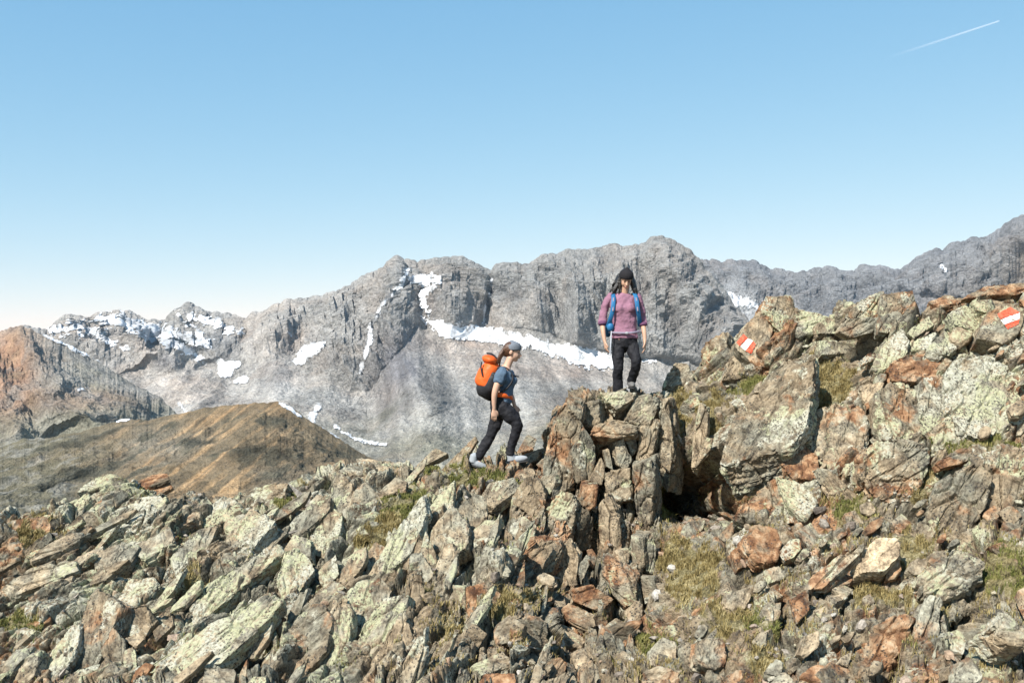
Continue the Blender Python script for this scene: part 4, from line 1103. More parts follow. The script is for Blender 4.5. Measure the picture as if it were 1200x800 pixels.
# valley floor out to the horizon
g = NT('valley_floor_grass'); _p = g.n('ShaderNodeNewGeometry').outputs['Position']
g.principled(g.ramp(g.noise(_p, .01, 6, .6), [(.35, (.10, .10, .05)), (.65, (.24, .22, .15))]), .95)
vf = mesh_obj('valley_floor', [(-9000, -9000, -470), (9000, -9000, -470), (9000, 9000, -470), (-9000, 9000, -470)], [(0, 1, 2, 3)], g.m)
tag(vf, kind='structure')
# ------------------------------------------------------------------ grass tufts and rubble (uncountable)
def face_samples(mask, n, seed):
    rs = np.random.default_rng(seed)
    ii, jj = np.nonzero(mask)
    # weight by surface area
    a = np.linalg.norm(np.cross(RP[ii + 1, jj] - RP[ii, jj], RP[ii, jj + 1] - RP[ii, jj]), axis=1)
    a = np.minimum(a, .01); k = rs.choice(len(ii), n, p=a / a.sum())
    u, v = rs.random((2, n))
    i, j = ii[k], jj[k]
    P = RP[i, j] + (RP[i + 1, j] - RP[i, j]) * u[:, None] + (RP[i, j + 1] - RP[i, j]) * v[:, None]
    return P, i, j, rs
def grass_obj(name, mask, n, mat, hmin, hmax, label, seed):
    P, i, j, rs = face_samples(mask, n, seed)
    # gather blades in clumps
    cl = fbm(P * 7, 3); P = P[cl > -.04]; n = len(P)
    az = rs.uniform(0, 6.283, n); h = rs.uniform(hmin, hmax, n) * (1 + .5 * perlin(P * 3)); lean = rs.uniform(.1, .9, n)
    w = rs.uniform(.0025, .005, n)
    d = np.stack([np.cos(az), np.sin(az), 0 * az], -1); s = np.stack([-np.sin(az + .6), np.cos(az + .6), 0 * az], -1)
    up = np.array([0, 0, 1.0])
    b0 = P - s * w[:, None] - up * .01; b1 = P + s * w[:, None] - up * .01
    m = P + d * (h * lean * .35)[:, None] + up * (h * .6)[:, None]
    m0 = m - s * (w * .8)[:, None]; m1 = m + s * (w * .8)[:, None]
    t = P + d * (h * lean)[:, None] + up * (h * (1 - lean * .35))[:, None]
    V = np.stack([b0, b1, m1, m0, t, t + s * .001], 1).reshape(-1, 3)
    k = np.arange(n) * 6
    Fc = np.concatenate([np.stack([k, k + 1, k + 2, k + 3], -1), np.stack([k + 3, k + 2, k + 5, k + 4], -1)])
    o = mesh_obj(name, V, Fc, mat); tag(o, label, 'grass', kind='stuff'); return o
def grass_mat(name, a, b, c):
    g = NT(name); p = g.n('ShaderNodeNewGeometry').outputs['Position']
    g.principled(g.ramp(g.noise(p, 7, 7, .75), [(.35, a), (.5, b), (.66, c)]), .8, spec=.2); return g.m
MG = grass_mat('green_alpine_grass', (.07, .085, .02), (.15, .15, .045), (.30, .26, .10))
MD = grass_mat('dry_alpine_grass', (.11, .08, .028), (.25, .195, .08), (.43, .36, .19))
pxg0 = 600 + F * RP[..., 0] / np.maximum(RP[..., 1], 1); pyg0 = 400 - F * RP[..., 2] / np.maximum(RP[..., 1], 1)
vm = np.zeros(RGS.shape, bool); vm[60:NV1, 1:-1] = True
vm2 = vm & (RGS > .42)
grass_obj('green_grass', vm2 & (RGD < .5), 42000, MG, .02, .065, 'short green alpine grass growing between the rocks', 1)
grass_obj('dry_grass', vm2 & (RGD >= .42), 50000, MD, .025, .085, 'dry straw-coloured alpine grass in the gully and on ledges', 2)
grass_obj('sparse_grass', vm & (RGS > .12) & (RGS <= .42), 9000, MD, .015, .05, 'thin dry grass at the edges of the rocks', 3)
_nz = fbm(np.stack([pxg0, pyg0 * 1.6, pxg0 * 0], -1).reshape(-1, 3) * .022 + 60, 4).reshape(pxg0.shape)
grass_obj('thin_turf', vm & (RGS <= .42) & (((pxg0 > 770) & (pyg0 > 575)) | ((pxg0 > 440) & (pyg0 > 690))) & (_nz > .06), 30000, MD, .015, .055, 'thin dry turf creeping between the loose stones at lower right', 4)
grass_obj('ledge_turf', vm & (RGS <= .42) & (_nz > .16), 16000, MG, .012, .04, 'thin green turf in cracks of the ridge', 5)

def rubble(name, n, mask, smin, smax, label, seed, mat=None):
    P, i, j, rs = face_samples(mask, n, seed)
    dirs, faces = cube_sphere(3)
    rd = random.Random(seed); protos = []
    for k in range(24):
        S = np.array([1, rd.uniform(.55, .9), rd.uniform(.3, .6)]); pl = []
        for _ in range(13):
            m = np.array([rd.gauss(0, 1), rd.gauss(0, 1), rd.gauss(0, 1)]); m /= np.linalg.norm(m); pl.append((m, rd.uniform(.6, 1.0) * float(np.abs(m) @ S) * .75))
        protos.append(polytope(dirs, S, pl, 26))
    V = []; ns = len(dirs)
    for k in range(n):
        a, b, c = rs.uniform(0, 6.283), rs.normal(0, .4), rs.normal(0, .4)
        M = np.array(Matrix.Rotation(a, 3, 'Z') @ Matrix.Rotation(b, 3, 'X') @ Matrix.Rotation(c, 3, 'Y'))
        s = smin + (smax - smin) * rs.random() ** 3
        V.append(protos[k % 24] @ M.T * s + P[k] + np.array([0, -s * .15, s * .25]))
    V = np.concatenate(V); Fc = (faces[None] + (np.arange(n) * ns)[:, None, None]).reshape(-1, 4)
    o = mesh_obj(name, V, Fc, MAT_RUB); tag(o, label, 'rubble', kind='stuff'); return o
def rub_mat():
    g = NT('rubble_stone'); p = g.n('ShaderNodeNewGeometry'); pos = p.outputs['Position']; rnd = p.outputs['Random Per Island']
    c = g.ramp(rnd, [(0, (.16, .13, .105)), (.25, (.26, .225, .185)), (.5, (.32, .29, .25)), (.7, (.30, .20, .135)), (.85, (.34, .325, .24)), (1, (.40, .37, .33))])
    v = g.ramp(g.noise(pos, 30, 6, .7), [(.35, .45), (.5, .95), (.65, 1.3)])
    g.principled(g.mix(1.0, c, v, 'MULTIPLY'), .93, g.bump(g.noise(pos, 60, 4, .6), .02, .6), spec=.15); return g.m
MAT_RUB = rub_mat()
pxg = 600 + F * RP[..., 0] / np.maximum(RP[..., 1], 1); pyg = 400 - F * RP[..., 2] / np.maximum(RP[..., 1], 1)
PS_, _d = field(pxg, pyg, PITS); z1 = vm & (RGS < .8) & (PS_ < .25)
rubble('loose_rubble', 750, z1 & (pxg > 560) & (pyg > 560) & (fbm(np.stack([pxg, pyg, pxg * 0], -1).reshape(-1, 3) * .02, 3).reshape(pxg.shape) > -.1), .010, .07, 'loose broken stones strewn over the lower right of the ridge', 11)
rubble('slab_fragments', 700, z1, .010, .05, 'small slab fragments lying in the cracks of the ridge', 12)
# ------------------------------------------------------------------ people
def frames(pts):
    pts = np.array(pts, float); T = np.gradient(pts, axis=0); T /= np.linalg.norm(T, axis=1, keepdims=True)
    return pts, T
def tube(pts, rad, n=16, side=None, cap=True, sub=4):
    """tapered tube through pts; rad = r or (r_side, r_other) per point"""
    pts = np.array(pts, float); R = np.array([(r, r) if not hasattr(r, '__len__') else r for r in rad], float)
    # Catmull-Rom refinement
    if sub > 1 and len(pts) > 2:
        t = np.linspace(0, len(pts) - 1, (len(pts) - 1) * sub + 1)
        def cr(A):
            A2 = np.concatenate([[2 * A[0] - A[1]], A, [2 * A[-1] - A[-2]]]); out = []
            for x in t:
                i = min(int(x), len(A) - 2); f = x - i; p0, p1, p2, p3 = A2[i:i + 4]
                out.append(.5 * (2 * p1 + (p2 - p0) * f + (2 * p0 - 5 * p1 + 4 * p2 - p3) * f * f + (3 * p1 - p0 - 3 * p2 + p3) * f ** 3))
            return np.array(out)
        pts, R = cr(pts), np.maximum(cr(R), .001)
    T = np.gradient(pts, axis=0); T /= np.linalg.norm(T, axis=1, keepdims=True) + 1e-9
    sd_ = np.array(side if side is not None else (1, 0, 0), float)
    V = []; Fc = []
    for p, t, r in zip(pts, T, R):
        s = sd_ - t * (sd_ @ t)
        if np.linalg.norm(s) < .05: s = np.cross(t, (0, 1, 0.01))
        s /= np.linalg.norm(s); b = np.cross(t, s)
        for k in range(n):
            a = 6.28318 * k / n; V.append(p + s * math.cos(a) * r[0] + b * math.sin(a) * r[1])
    m = len(pts)
    for i in range(m - 1):
        for k in range(n): Fc.append((i * n + k, i * n + (k + 1) % n, (i + 1) * n + (k + 1) % n, (i + 1) * n + k))
    V.append(pts[0] - T[0] * R[0].min() * .8); V.append(pts[-1] + T[-1] * R[-1].min() * .8)
    for k in range(n):
        Fc.append((m * n, (k + 1) % n, k)); Fc.append((m * n + 1, (m - 1) * n + k, (m - 1) * n + (k + 1) % n))
    return V, Fc
def ell(c, r, rot=None, n=20, m=12):
    V = []; Fc = []; c = np.array(c, float); M = np.eye(3) if rot is None else np.array(rot)
    for i in range(1, m):
        ph = math.pi * i / m
        for k in range(n):
            a = 6.28318 * k / n
            V.append(c + M @ (np.array([math.sin(ph) * math.cos(a), math.sin(ph) * math.sin(a), math.cos(ph)]) * r))
    for i in range(m - 2):
        for k in range(n): Fc.append((i * n + k, (i + 1) * n + k, (i + 1) * n + (k + 1) % n, i * n + (k + 1) % n))
    V.append(c + M @ (np.array([0, 0, 1.]) * r)); V.append(c + M @ (np.array([0, 0, -1.]) * r)); q = (m - 1) * n
    for k in range(n):
        Fc.append((q, k, (k + 1) % n)); Fc.append((q + 1, (m - 2) * n + (k + 1) % n, (m - 2) * n + k))
    return V, Fc
def rotm(rx=0, ry=0, rz=0):
    return np.array(Matrix.Rotation(math.radians(rz), 3, 'Z') @ Matrix.Rotation(math.radians(ry), 3, 'Y') @ Matrix.Rotation(math.radians(rx), 3, 'X'))
TEX = {}
def fuse(name, parts, mat, parent, origin, voxel=.008, smooth=4, wr=0.0, wsize=.08, label=None):
    V = []; Fc = []
    for v, f in parts:
        o = len(V); V += list(v); Fc += [tuple(i + o for i in q) for q in f]
    ob = mesh_obj(name, np.array(V) - np.array(origin), Fc, mat, parent=parent, smooth=True)
    m = ob.modifiers.new('one_skin', 'REMESH'); m.mode = 'VOXEL'; m.voxel_size = voxel; m.use_smooth_shade = True
    if smooth:
        m = ob.modifiers.new('soften', 'SMOOTH'); m.factor = .5; m.iterations = smooth
    if wr:
        key = round(wsize, 3)
        if key not in TEX:
            t = bpy.data.textures.new('cloth_folds', 'CLOUDS'); t.noise_scale = wsize; t.noise_depth = 2; TEX[key] = t
        m = ob.modifiers.new('folds', 'DISPLACE'); m.texture = TEX[key]; m.strength = wr; m.mid_level = .5; m.texture_coords = 'LOCAL'
    if label: ob['label'] = label
    return ob
def cloth(name, col, var=.12, rough=.85, scale=60):
    g = NT(name); tcx = g.n('ShaderNodeTexCoord').outputs['Object']
    nz = g.noise(tcx, scale, 4, .6); lowv = g.noise(tcx, 6, 3, .5)
    f = g.ramp(g.math('ADD', g.math('MULTIPLY', nz, .5), g.math('MULTIPLY', lowv, .5)), [(.35, 1 - var), (.65, 1 + var)])
    g.principled(g.mix(1.0, col, f, 'MULTIPLY'), rough, g.bump(nz, .004, .5), spec=.25); return g.m
def skinmat(name, col):
    g = NT(name); tcx = g.n('ShaderNodeTexCoord').outputs['Object']
    b = g.principled(g.mix(g.noise(tcx, 14, 3, .5), tuple(c * .88 for c in col), tuple(min(1, c * 1.1) for c in col)), .5, spec=.35)
    b.inputs['Subsurface Weight'].default_value = .08; b.inputs['Subsurface Radius'].default_value = (.02, .008, .004)
    return g.m
def hairmat(name, col):
    g = NT(name); tcx = g.n('ShaderNodeTexCoord').outputs['Object']
    mp = g.n('ShaderNodeMapping'); g.put(mp.inputs['Vector'], tcx); mp.inputs['Scale'].default_value = (1, 1, .12)
    nz = g.noise(mp.outputs[0], 160, 3, .6)
    g.principled(g.mix(nz, tuple(c * .4 for c in col), tuple(c * 1.6 for c in col)), .42, g.bump(nz, .006, .8), spec=.5); return g.m
M_SKIN = skinmat('tan_skin', (.47, .285, .195)); M_SKIN2 = skinmat('fair_skin', (.50, .31, .22))  # skin tones of the two women, slightly mottled
M_BLACK = cloth('black_trousers_cloth', (.012, .012, .015), .3, .75)
M_PURPLE = cloth('mauve_shirt_cloth', (.235, .118, .165), .15, .9)
M_PURPLE2 = cloth('dark_mauve_trim', (.12, .05, .10), .15, .9)
M_BLUE = cloth('bright_blue_nylon', (.02, .12, .26), .2, .55)
M_LILAC = cloth('pale_webbing', (.24, .21, .27), .15, .7)
M_WHITEW = cloth('white_webbing', (.45, .46, .50), .1, .7)
M_HAIRB = hairmat('dark_hair', (.016, .012, .010)); M_HAIRC = hairmat('brown_hair', (.075, .035, .018))
M_BAND = cloth('black_headband_cloth', (.014, .013, .015), .2, .9); M_BANDG = cloth('grey_headband_cloth', (.13, .145, .17), .2, .9)
M_TEE = cloth('blue_grey_shirt_cloth', (.075, .115, .165), .2, .9)
M_PACKO = cloth('orange_nylon', (.60, .10, .015), .12, .5); M_PACKB = cloth('black_nylon', (.02, .02, .023), .25, .55)
M_BOOT = cloth('grey_boot_leather', (.13, .125, .12), .2, .7); M_BOOTL = cloth('pale_grey_boot', (.28, .30, .32), .15, .7); M_SOLE = cloth('dark_rubber', (.03, .03, .03), .1, .8)
M_DARK = cloth('eye_and_brow_dark', (.02, .014, .012), .1, .4); M_LIP = skinmat('lip', (.42, .16, .13)); M_METAL = cloth('dull_metal', (.3, .3, .32), .1, .4)

def hand(wrist, d, palm_n, thumb_side, s=1.0, curl=.5):
    """hand from the wrist along d; palm_n = palm normal; thumb_side = direction the thumb leaves. returns parts"""
    wrist = np.array(wrist, float); d = np.array(d, float); d /= np.linalg.norm(d)
    q = np.array(palm_n, float); q -= d * (q @ d); q /= np.linalg.norm(q)
    t = np.array(thumb_side, float); t -= d * (t @ d) + q * (t @ q); t /= np.linalg.norm(t)
    parts = [tube([wrist - d * .02, wrist + d * .02, wrist + d * .055, wrist + d * .088 * s], [(.023, .017), (.030, .016), (.038 * s, .014), (.036 * s, .011)], 14, side=t)]
    L = [.066, .075, .070, .055]
    for k in range(4):
        b = wrist + d * .080 * s + t * (.0285 - .019 * k) * s
        a1 = .35 * curl + .06 * k; a2 = a1 + .55 * curl + .05 * k; a3 = a2 + .5 * curl
        p = [b - d * .02, b]
        for a, f in ((a1, .45), (a2, .32), (a3, .25)):
            p.append(p[-1] + (d * math.cos(a) + q * math.sin(a)) * L[k] * f * s)
        parts.append(tube(p, [.0082, .0086, .0080, .0074, .0062], 10, side=t, sub=3))
    b = wrist + d * .022 + t * .020
    p = [b, b + (d * .6 + t * .75) * .026, b + (d * .6 + t * .75) * .026 + (d * .9 + t * .3 + q * .25) * .028, b + (d * .6 + t * .75) * .026 + (d * .9 + t * .3 + q * .25) * .028 + (d * .95 + q * .4) * .023]
    parts.append(tube(p, [.0125, .0110, .0092, .0072], 10, side=q, sub=3))
    return parts

def head_parts(c, M):
    """c = head centre; M columns: local x = right, y = back, z = up"""
    L = lambda x, y, z: np.array(c) + M @ np.array([x, y, z])
    P = [ell(L(0, .012, .025), (.076, .094, .090), M), ell(L(0, -.022, -.025), (.062, .070, .078), M), ell(L(0, -.050, -.085), (.030, .030, .026), M),
         ell(L(.028, -.058, -.035), (.024, .022, .026), M), ell(L(-.028, -.058, -.035), (.024, .022, .026), M),
         tube([L(0, -.082, .018), L(0, -.098, -.010), L(0, -.108, -.028), L(0, -.094, -.036)], [.008, .010, .013, .010], 10, side=M @ np.array([1., 0, 0])),
         ell(L(0, -.086, -.058), (.022, .012, .010), M), ell(L(.026, -.072, .030), (.024, .014, .010), M), ell(L(-.026, -.072, .030), (.024, .014, .010), M),
         ell(L(.077, .012, -.005), (.012, .022, .032), M), ell(L(-.077, .012, -.005), (.012, .022, .032), M)]
    return P, L
def face_bits(L, M, root, org, lab=None):
    for s in (-1, 1):
        fuse('eye', [ell(L(s * .028, -.080, .004), (.013, .006, .0055), M)], M_DARK, root, org, .003, 1)
        fuse('eyebrow', [tube([L(s * .014, -.089, .026), L(s * .030, -.087, .031), L(s * .044, -.074, .026)], [.003, .0035, .002], 8, side=M @ np.array([0, 0, 1.]))], M_DARK, root, org, .002, 1)
    fuse('lips', [tube([L(-.020, -.088, -.060), L(0, -.098, -.058), L(.020, -.088, -.060)], [.003, .006, .003], 8, side=M @ np.array([0, 0, 1.]))], M_LIP, root, org, .003, 1)

# ============ hiker in purple, standing on the capstone
DA = 12.72
A_ = lambda px, py, dd=0.0: W(px, py, DA) + np.array([0, dd, 0])
orgA = A_(731, 466, 0)
pa = empty('person', orgA)
tag(pa, 'woman in mauve shirt and black trousers standing on the central outcrop looking down', 'person', 'hikers')
HM = rotm(30, 4, 6)       # chin down
HC = A_(733.2, 327.5, -.02)
HP, LA = head_parts(HC, HM)
body = list(HP)
body += [tube([A_(732, 352, .05), A_(732, 343, .02), A_(733, 334, -.005)], [.058, .050, .050], side=(1, 0, 0)),
         tube([A_(731, 347, .04), A_(731, 362, .02), A_(731.5, 380, .0), A_(732, 392, .0), A_(732, 404, .02)], [(.155, .085), (.150, .105), (.118, .095), (.142, .105), (.150, .115)], 20)]
armL = [A_(713.5, 348, .03), A_(709, 362, .03), A_(706.5, 377, .02), A_(706.8, 390, -.03), A_(708.3, 400.5, -.06)]
armR = [A_(748, 347, .03), A_(751.6, 361, .04), A_(753.4, 376, .03), A_(754.8, 390, -.02), A_(755.2, 400.5, -.05)]
for arm in (armL, armR):
    body.append(tube(arm, [.030, .034, .036, .030, .021], 14))
body += hand(armL[-1], (.14, -.15, -1), (1, .3, 0), (.2, -1, 0), 1.0, .55)
body += hand(armR[-1], (-.05, -.12, -1), (-1, .3, 0), (-.2, -1, 0), 1.0, .5)
legL = [A_(725, 402, .02), A_(724, 414, -.02), A_(724, 428, -.05), A_(723.6, 444, .0), A_(724, 461, .02)]
legR = [A_(739.5, 402, .02), A_(742, 413, -.07), A_(744, 424, -.12), A_(742.6, 436, -.04), A_(740.4, 446.5, .05)]
body.append(tube(legL, [.070, .056, .044, .038, .034], 14)); body.append(tube(legR, [.070, .056, .044, .038, .034], 14))
for f in (A_(724.3, 466, -.03), A_(740, 451, .0)): body.append(ell(f, (.040, .10, .035)))
fuse('body', body, M_SKIN, pa, orgA, .0065, 3)
face_bits(LA, HM, pa, orgA)
# shirt with elbow-length loose sleeves
sh = [tube([A_(731.5, 344.5, .045), A_(731, 350, .03), A_(731, 362, .005), A_(731.5, 372, .0), A_(732, 384, .0), A_(732, 393, .0), A_(732, 396, .0)],
           [(.090, .065), (.168, .105), (.172, .124), (.160, .114), (.152, .108), (.166, .118), (.172, .120)], 26),
      ell(A_(724.5, 361, -.085), (.062, .052, .060)), ell(A_(738, 361, -.085), (.062, .052, .060)),
      tube([A_(717, 346, .03), A_(711, 354, .03), A_(708.2, 364, .03), A_(706.2, 374, .02), A_(706.2, 378.5, .01)], [.052, .052, .050, .054, .056], 16),
      tube([A_(745.5, 346, .03), A_(750, 354, .035), A_(751.8, 364, .04), A_(753.2, 374, .03), A_(753.8, 379.5, .02)], [.052, .051, .049, .052, .053], 16)]
fuse('shirt', sh, M_PURPLE, pa, orgA, .008, 3, .034, .09)
fuse('sleeve_cuff', [tube([A_(706.2, 377.2, .012), A_(706.3, 380, .005)], [.060, .059], 18, sub=1)], M_PURPLE2, pa, orgA, .006, 2)
fuse('sleeve_cuff', [tube([A_(753.7, 378.2, .022), A_(753.9, 381, .015)], [.057, .056], 18, sub=1)], M_PURPLE2, pa, orgA, .006, 2)
tr = [tube([A_(732, 391, .01), A_(732, 398, .01), A_(732, 405, .02)], [(.150, .108), (.165, .118), (.160, .118)], 22),
      tube([A_(725, 402, .02), A_(724, 414, -.02), A_(724, 428, -.05), A_(723.6, 444, .0), A_(724, 461, .02)], [.090, .080, .066, .062, .066], 16),
      tube([A_(739.5, 402, .02), A_(742, 413, -.07), A_(744, 424, -.12), A_(742.6, 436, -.04), A_(740.4, 446.5, .05)], [.090, .078, .066, .060, .058], 16)]
fuse('trousers', tr, M_BLACK, pa, orgA, .008, 2, .034, .08)
for f, rz in ((A_(724.3, 465.5, -.05), 4), (A_(740, 450.5, .0), -4)):
    b = fuse('boot', [ell(f + np.array([0, -.03, -.005]), (.046, .125, .045)), tube([f + np.array([0, .05, .07]), f + np.array([0, .04, .0])], [.050, .052], 14, sub=1)], M_BOOT, pa, orgA, .007, 2)
    s_ = fuse('sole', [ell(f + np.array([0, -.03, -.040]), (.050, .135, .018))], M_SOLE, b, orgA, .006, 1)
# hair under a wide black headband
hr = [ell(LA(0, .030, .035), (.090, .098, .098), HM), ell(LA(0, .085, -.02), (.075, .06, .09), HM)]
rh = random.Random(3)
for k in range(44):
    s = -1 if k % 2 else 1
    a = rh.uniform(.2, 1.0)
    p0 = LA(s * .080 * a, rh.uniform(.0, .10), rh.uniform(-.0, .05))
    wv = -.075 if s < 0 else .035
    drop = rh.uniform(.14, .27)
    p1 = p0 + np.array([s * .030 + wv * .3, .01, -drop * .4]); p2 = p0 + np.array([s * .035 + wv * rh.uniform(.4, 1.5) , rh.uniform(-.03, .03), -drop])
    hr.append(tube([p0, p1, p2], [.022, .020, .004], 8, sub=4))
fuse('hair', hr, M_HAIRB, pa, orgA, .006, 1, .010, .02)
bd = [tube([LA(0, .006, .030), LA(0, .012, .062), LA(0, .022, .098)], [(.092, .106), (.092, .106), (.080, .088)], 26, side=HM @ np.array([1., 0, 0]))]
fuse('headband', bd, M_BAND, pa, orgA, .006, 2)

# her rucksack: only straps, hip belt and one side show from the front
pk = empty('backpack', A_(731, 396, .2)); oB = np.array(A_(731, 396, .2))
tag(pk, 'bright blue rucksack on the back of the hiker in the mauve shirt', 'backpack')
fuse('pack_body', [tube([A_(731, 346, .20), A_(731, 358, .23), A_(731, 378, .25), A_(731, 396, .22)], [(.10, .06), (.135, .10), (.14, .12), (.12, .08)], 22), ell(A_(713.5, 386, .12), (.05, .07, .10))], M_BLUE, pk, oB, .01, 3, .012, .08)
def flat(pts, w, t=.006, side=(1, 0, 0)): return tube(pts, [(w, t)] * len(pts), 12, side=side)
for nm, pts in (('shoulder_strap', [A_(719, 345.5, .11), A_(718.5, 343.8, .02), A_(718.2, 350, -.09), A_(717, 362, -.125), (A_(714.5, 374, -.10)), A_(711.5, 384, -.02)]),
                ('shoulder_strap', [A_(742, 345.5, .11), A_(743.5, 343.8, .02), A_(744.6, 350, -.085), A_(746, 362, -.11), A_(748.5, 373, -.06), A_(750, 382, .02)])):
    s_ = fuse(nm, [flat(pts, .030, .010)], M_BLUE, pk, oB, .006, 2)
    q = (pts[2] + pts[3]) / 2 + np.array([0, -.012, 0])
    fuse('strap_webbing', [flat([pts[2] + np.array([0, -.014, .01]), q, pts[3] + np.array([0, -.014, -.03])], .010, .005)], M_LILAC, s_, oB, .004, 1)
fuse('hip_belt', [flat([A_(714, 389, .03), A_(717, 389.5, -.08), A_(724, 390, -.125), A_(733, 390.2, -.135), A_(741, 389.5, -.125), A_(748, 388.5, -.06), A_(750, 387.5, .03)], .008, .014, side=(0, 1, 0))], M_LILAC, pk, oB, .005, 1)
fuse('belt_buckle', [ell(A_(733, 390.2, -.15), (.026, .010, .018))], M_METAL, pk, oB, .004, 1)
fuse('belt_pocket', [ell(A_(714.8, 383, -.05), (.046, .045, .060))], M_BLUE, pk, oB, .006, 2)
fuse('hanging_strap', [flat([A_(715.5, 388, -.10), A_(714.9, 398, -.12), A_(714.2, 408, -.12), A_(713.8, 416, -.115)], .008, .004)], M_WHITEW, pk, oB, .0035, 1)

# ============ climbing hiker in profile
DB = 12.15
B_ = lambda px, py, dd=0.0: W(px, py, DB) + np.array([0, dd, 0])
orgB = B_(588, 548, 0)
pb = empty('person', orgB)
tag(pb, 'woman in blue-grey shirt and grey headband striding uphill to the right', 'person', 'hikers')
HM2 = rotm(0, 0, 90) @ rotm(-10, 0, 0)          # faces +x
HM2 = np.array(Matrix.Rotation(math.radians(83), 3, 'Z') @ Matrix.Rotation(math.radians(10), 3, 'X'))
HC2 = B_(600.8, 412.3, 0)
HP2, LB = head_parts(HC2, HM2)
body = list(HP2)
body += [tube([B_(591.5, 434, 0), B_(595, 427, 0), B_(598.5, 419, 0)], [.058, .048, .048]),
         tube([B_(590, 433, 0), B_(592, 443, 0), B_(591.5, 455, 0), B_(589, 466, 0), B_(586.5, 477, 0)], [(.085, .155), (.105, .150), (.095, .120), (.105, .140), (.120, .160)], 20)]
armN = [B_(588, 436, -.17), B_(583.5, 448, -.20), B_(580.2, 459, -.21), B_(579.3, 469, -.20), B_(579.6, 478, -.19)]
armF = [B_(590, 436, .17), B_(594, 449, .20), B_(597.5, 461, .20), B_(600.5, 468, .19), B_(603, 476, .18)]
for arm in (armN, armF): body.append(tube(arm, [.048, .042, .037, .030, .022], 14, side=(1, 0, 0)))
body += hand(armN[-1], (-.03, 0, -1), (-.2, 1, 0), (1, .2, 0), 1.0, .45)
body += hand(armF[-1], (.25, 0, -1), (.2, -1, 0), (1, -.2, 0), 1.0, .5)
legN = [B_(588, 476, -.085), B_(597, 485.5, -.095), B_(605.6, 495.5, -.10), B_(603.6, 508, -.09), B_(600, 520, -.085), B_(597.6, 531, -.08)]
legF = [B_(585.5, 477, .085), B_(582, 490, .095), B_(577.4, 505.5, .10), B_(570, 519, .10), B_(563, 532, .10), B_(560.5, 537, .10)]
body.append(tube(legN, [.074, .062, .046, .042, .036, .034], 14)); body.append(tube(legF, [.074, .060, .046, .042, .036, .034], 14))
body.append(ell(B_(602, 536.5, -.08), (.07, .030, .026))); body.append(ell(B_(559, 542.5, .10), (.06, .030, .026)))
fuse('body', body, M_SKIN2, pb, orgB, .0065, 3)
face_bits(LB, HM2, pb, orgB)
ts = [tube([B_(591.8, 431.5, 0), B_(591.5, 435, 0), B_(593.6, 444, 0), B_(593, 453, 0), B_(590.6, 463, 0), B_(589, 470, 0)],
           [(.058, .088), (.094, .172), (.115, .166), (.098, .136), (.102, .144), (.114, .156)], 26),
      ell(B_(601, 446, -.06), (.055, .062, .062)), ell(B_(601, 446, .06), (.055, .062, .062)),
      tube([B_(590, 433.5, -.12), B_(588, 437, -.17), B_(585, 444, -.19), B_(583.8, 447.5, -.20)], [.060, .070, .068, .064], 16),
      tube([B_(590, 433.5, .12), B_(590, 437, .17), B_(593, 445, .19)], [.060, .068, .060], 16)]
fuse('shirt', ts, M_TEE, pb, orgB, .008, 3, .032, .08)
tr = [tube([B_(588.6, 465, 0), B_(587, 471, 0), B_(586, 480, 0)], [(.112, .148), (.124, .168), (.125, .165)], 22),
      tube([B_(588, 476, -.085), B_(597, 485.5, -.095), B_(605.6, 495.5, -.10), B_(603.6, 508, -.09), B_(600, 520, -.085), B_(597.6, 531, -.08)], [.104, .092, .074, .063, .058, .057], 16),
      tube([B_(585.5, 477, .085), B_(582, 490, .095), B_(577.4, 505.5, .10), B_(570, 519, .10), B_(563, 532, .10), B_(560.5, 537, .10)], [.104, .086, .070, .063, .060, .060], 16)]
fuse('trousers', tr, M_BLACK, pb, orgB, .008, 2, .034, .08)
def boot(f, ang, parent, org):
    M = np.array(Matrix.Rotation(math.radians(ang), 3, 'Y'))
    L = lambda x, y, z: f + M @ np.array([x, y, z])
    b = fuse('boot', [ell(L(.02, 0, 0), (.128, .046, .044), M), tube([L(-.055, 0, .085), L(-.045, 0, 0)], [.050, .054], 14, sub=1)], M_BOOTL, parent, org, .007, 2)
    fuse('sole', [ell(L(.02, 0, -.040), (.140, .050, .018), M)], M_SOLE, b, org, .006, 1)
boot(B_(604.5, 537.2, -.08), -8, pb, orgB)
boot(B_(557.5, 543.8, .10), 22, pb, orgB)
hr = [ell(LB(0, .030, .030), (.088, .096, .096), HM2), ell(LB(0, .075, -.005), (.06, .06, .07), HM2)]
for k in range(16):
    p0 = LB(rh.uniform(-.05, .05), .10, rh.uniform(-.03, .05)); e = rh.uniform(-.03, .03)
    hr.append(tube([p0, p0 + np.array([-.05, e, -.07]), p0 + np.array([-.075 + e, e, -.15 - abs(e)])], [.020, .022, .005], 8))
fuse('hair', hr, M_HAIRC, pb, orgB, .006, 1, .010, .02)
fuse('headband', [tube([LB(0, .004, .028), LB(0, .010, .060), LB(0, .020, .085)], [(.091, .105), (.091, .105), (.082, .092)], 26, side=HM2 @ np.array([1., 0, 0]))], M_BANDG, pb, orgB, .006, 2)

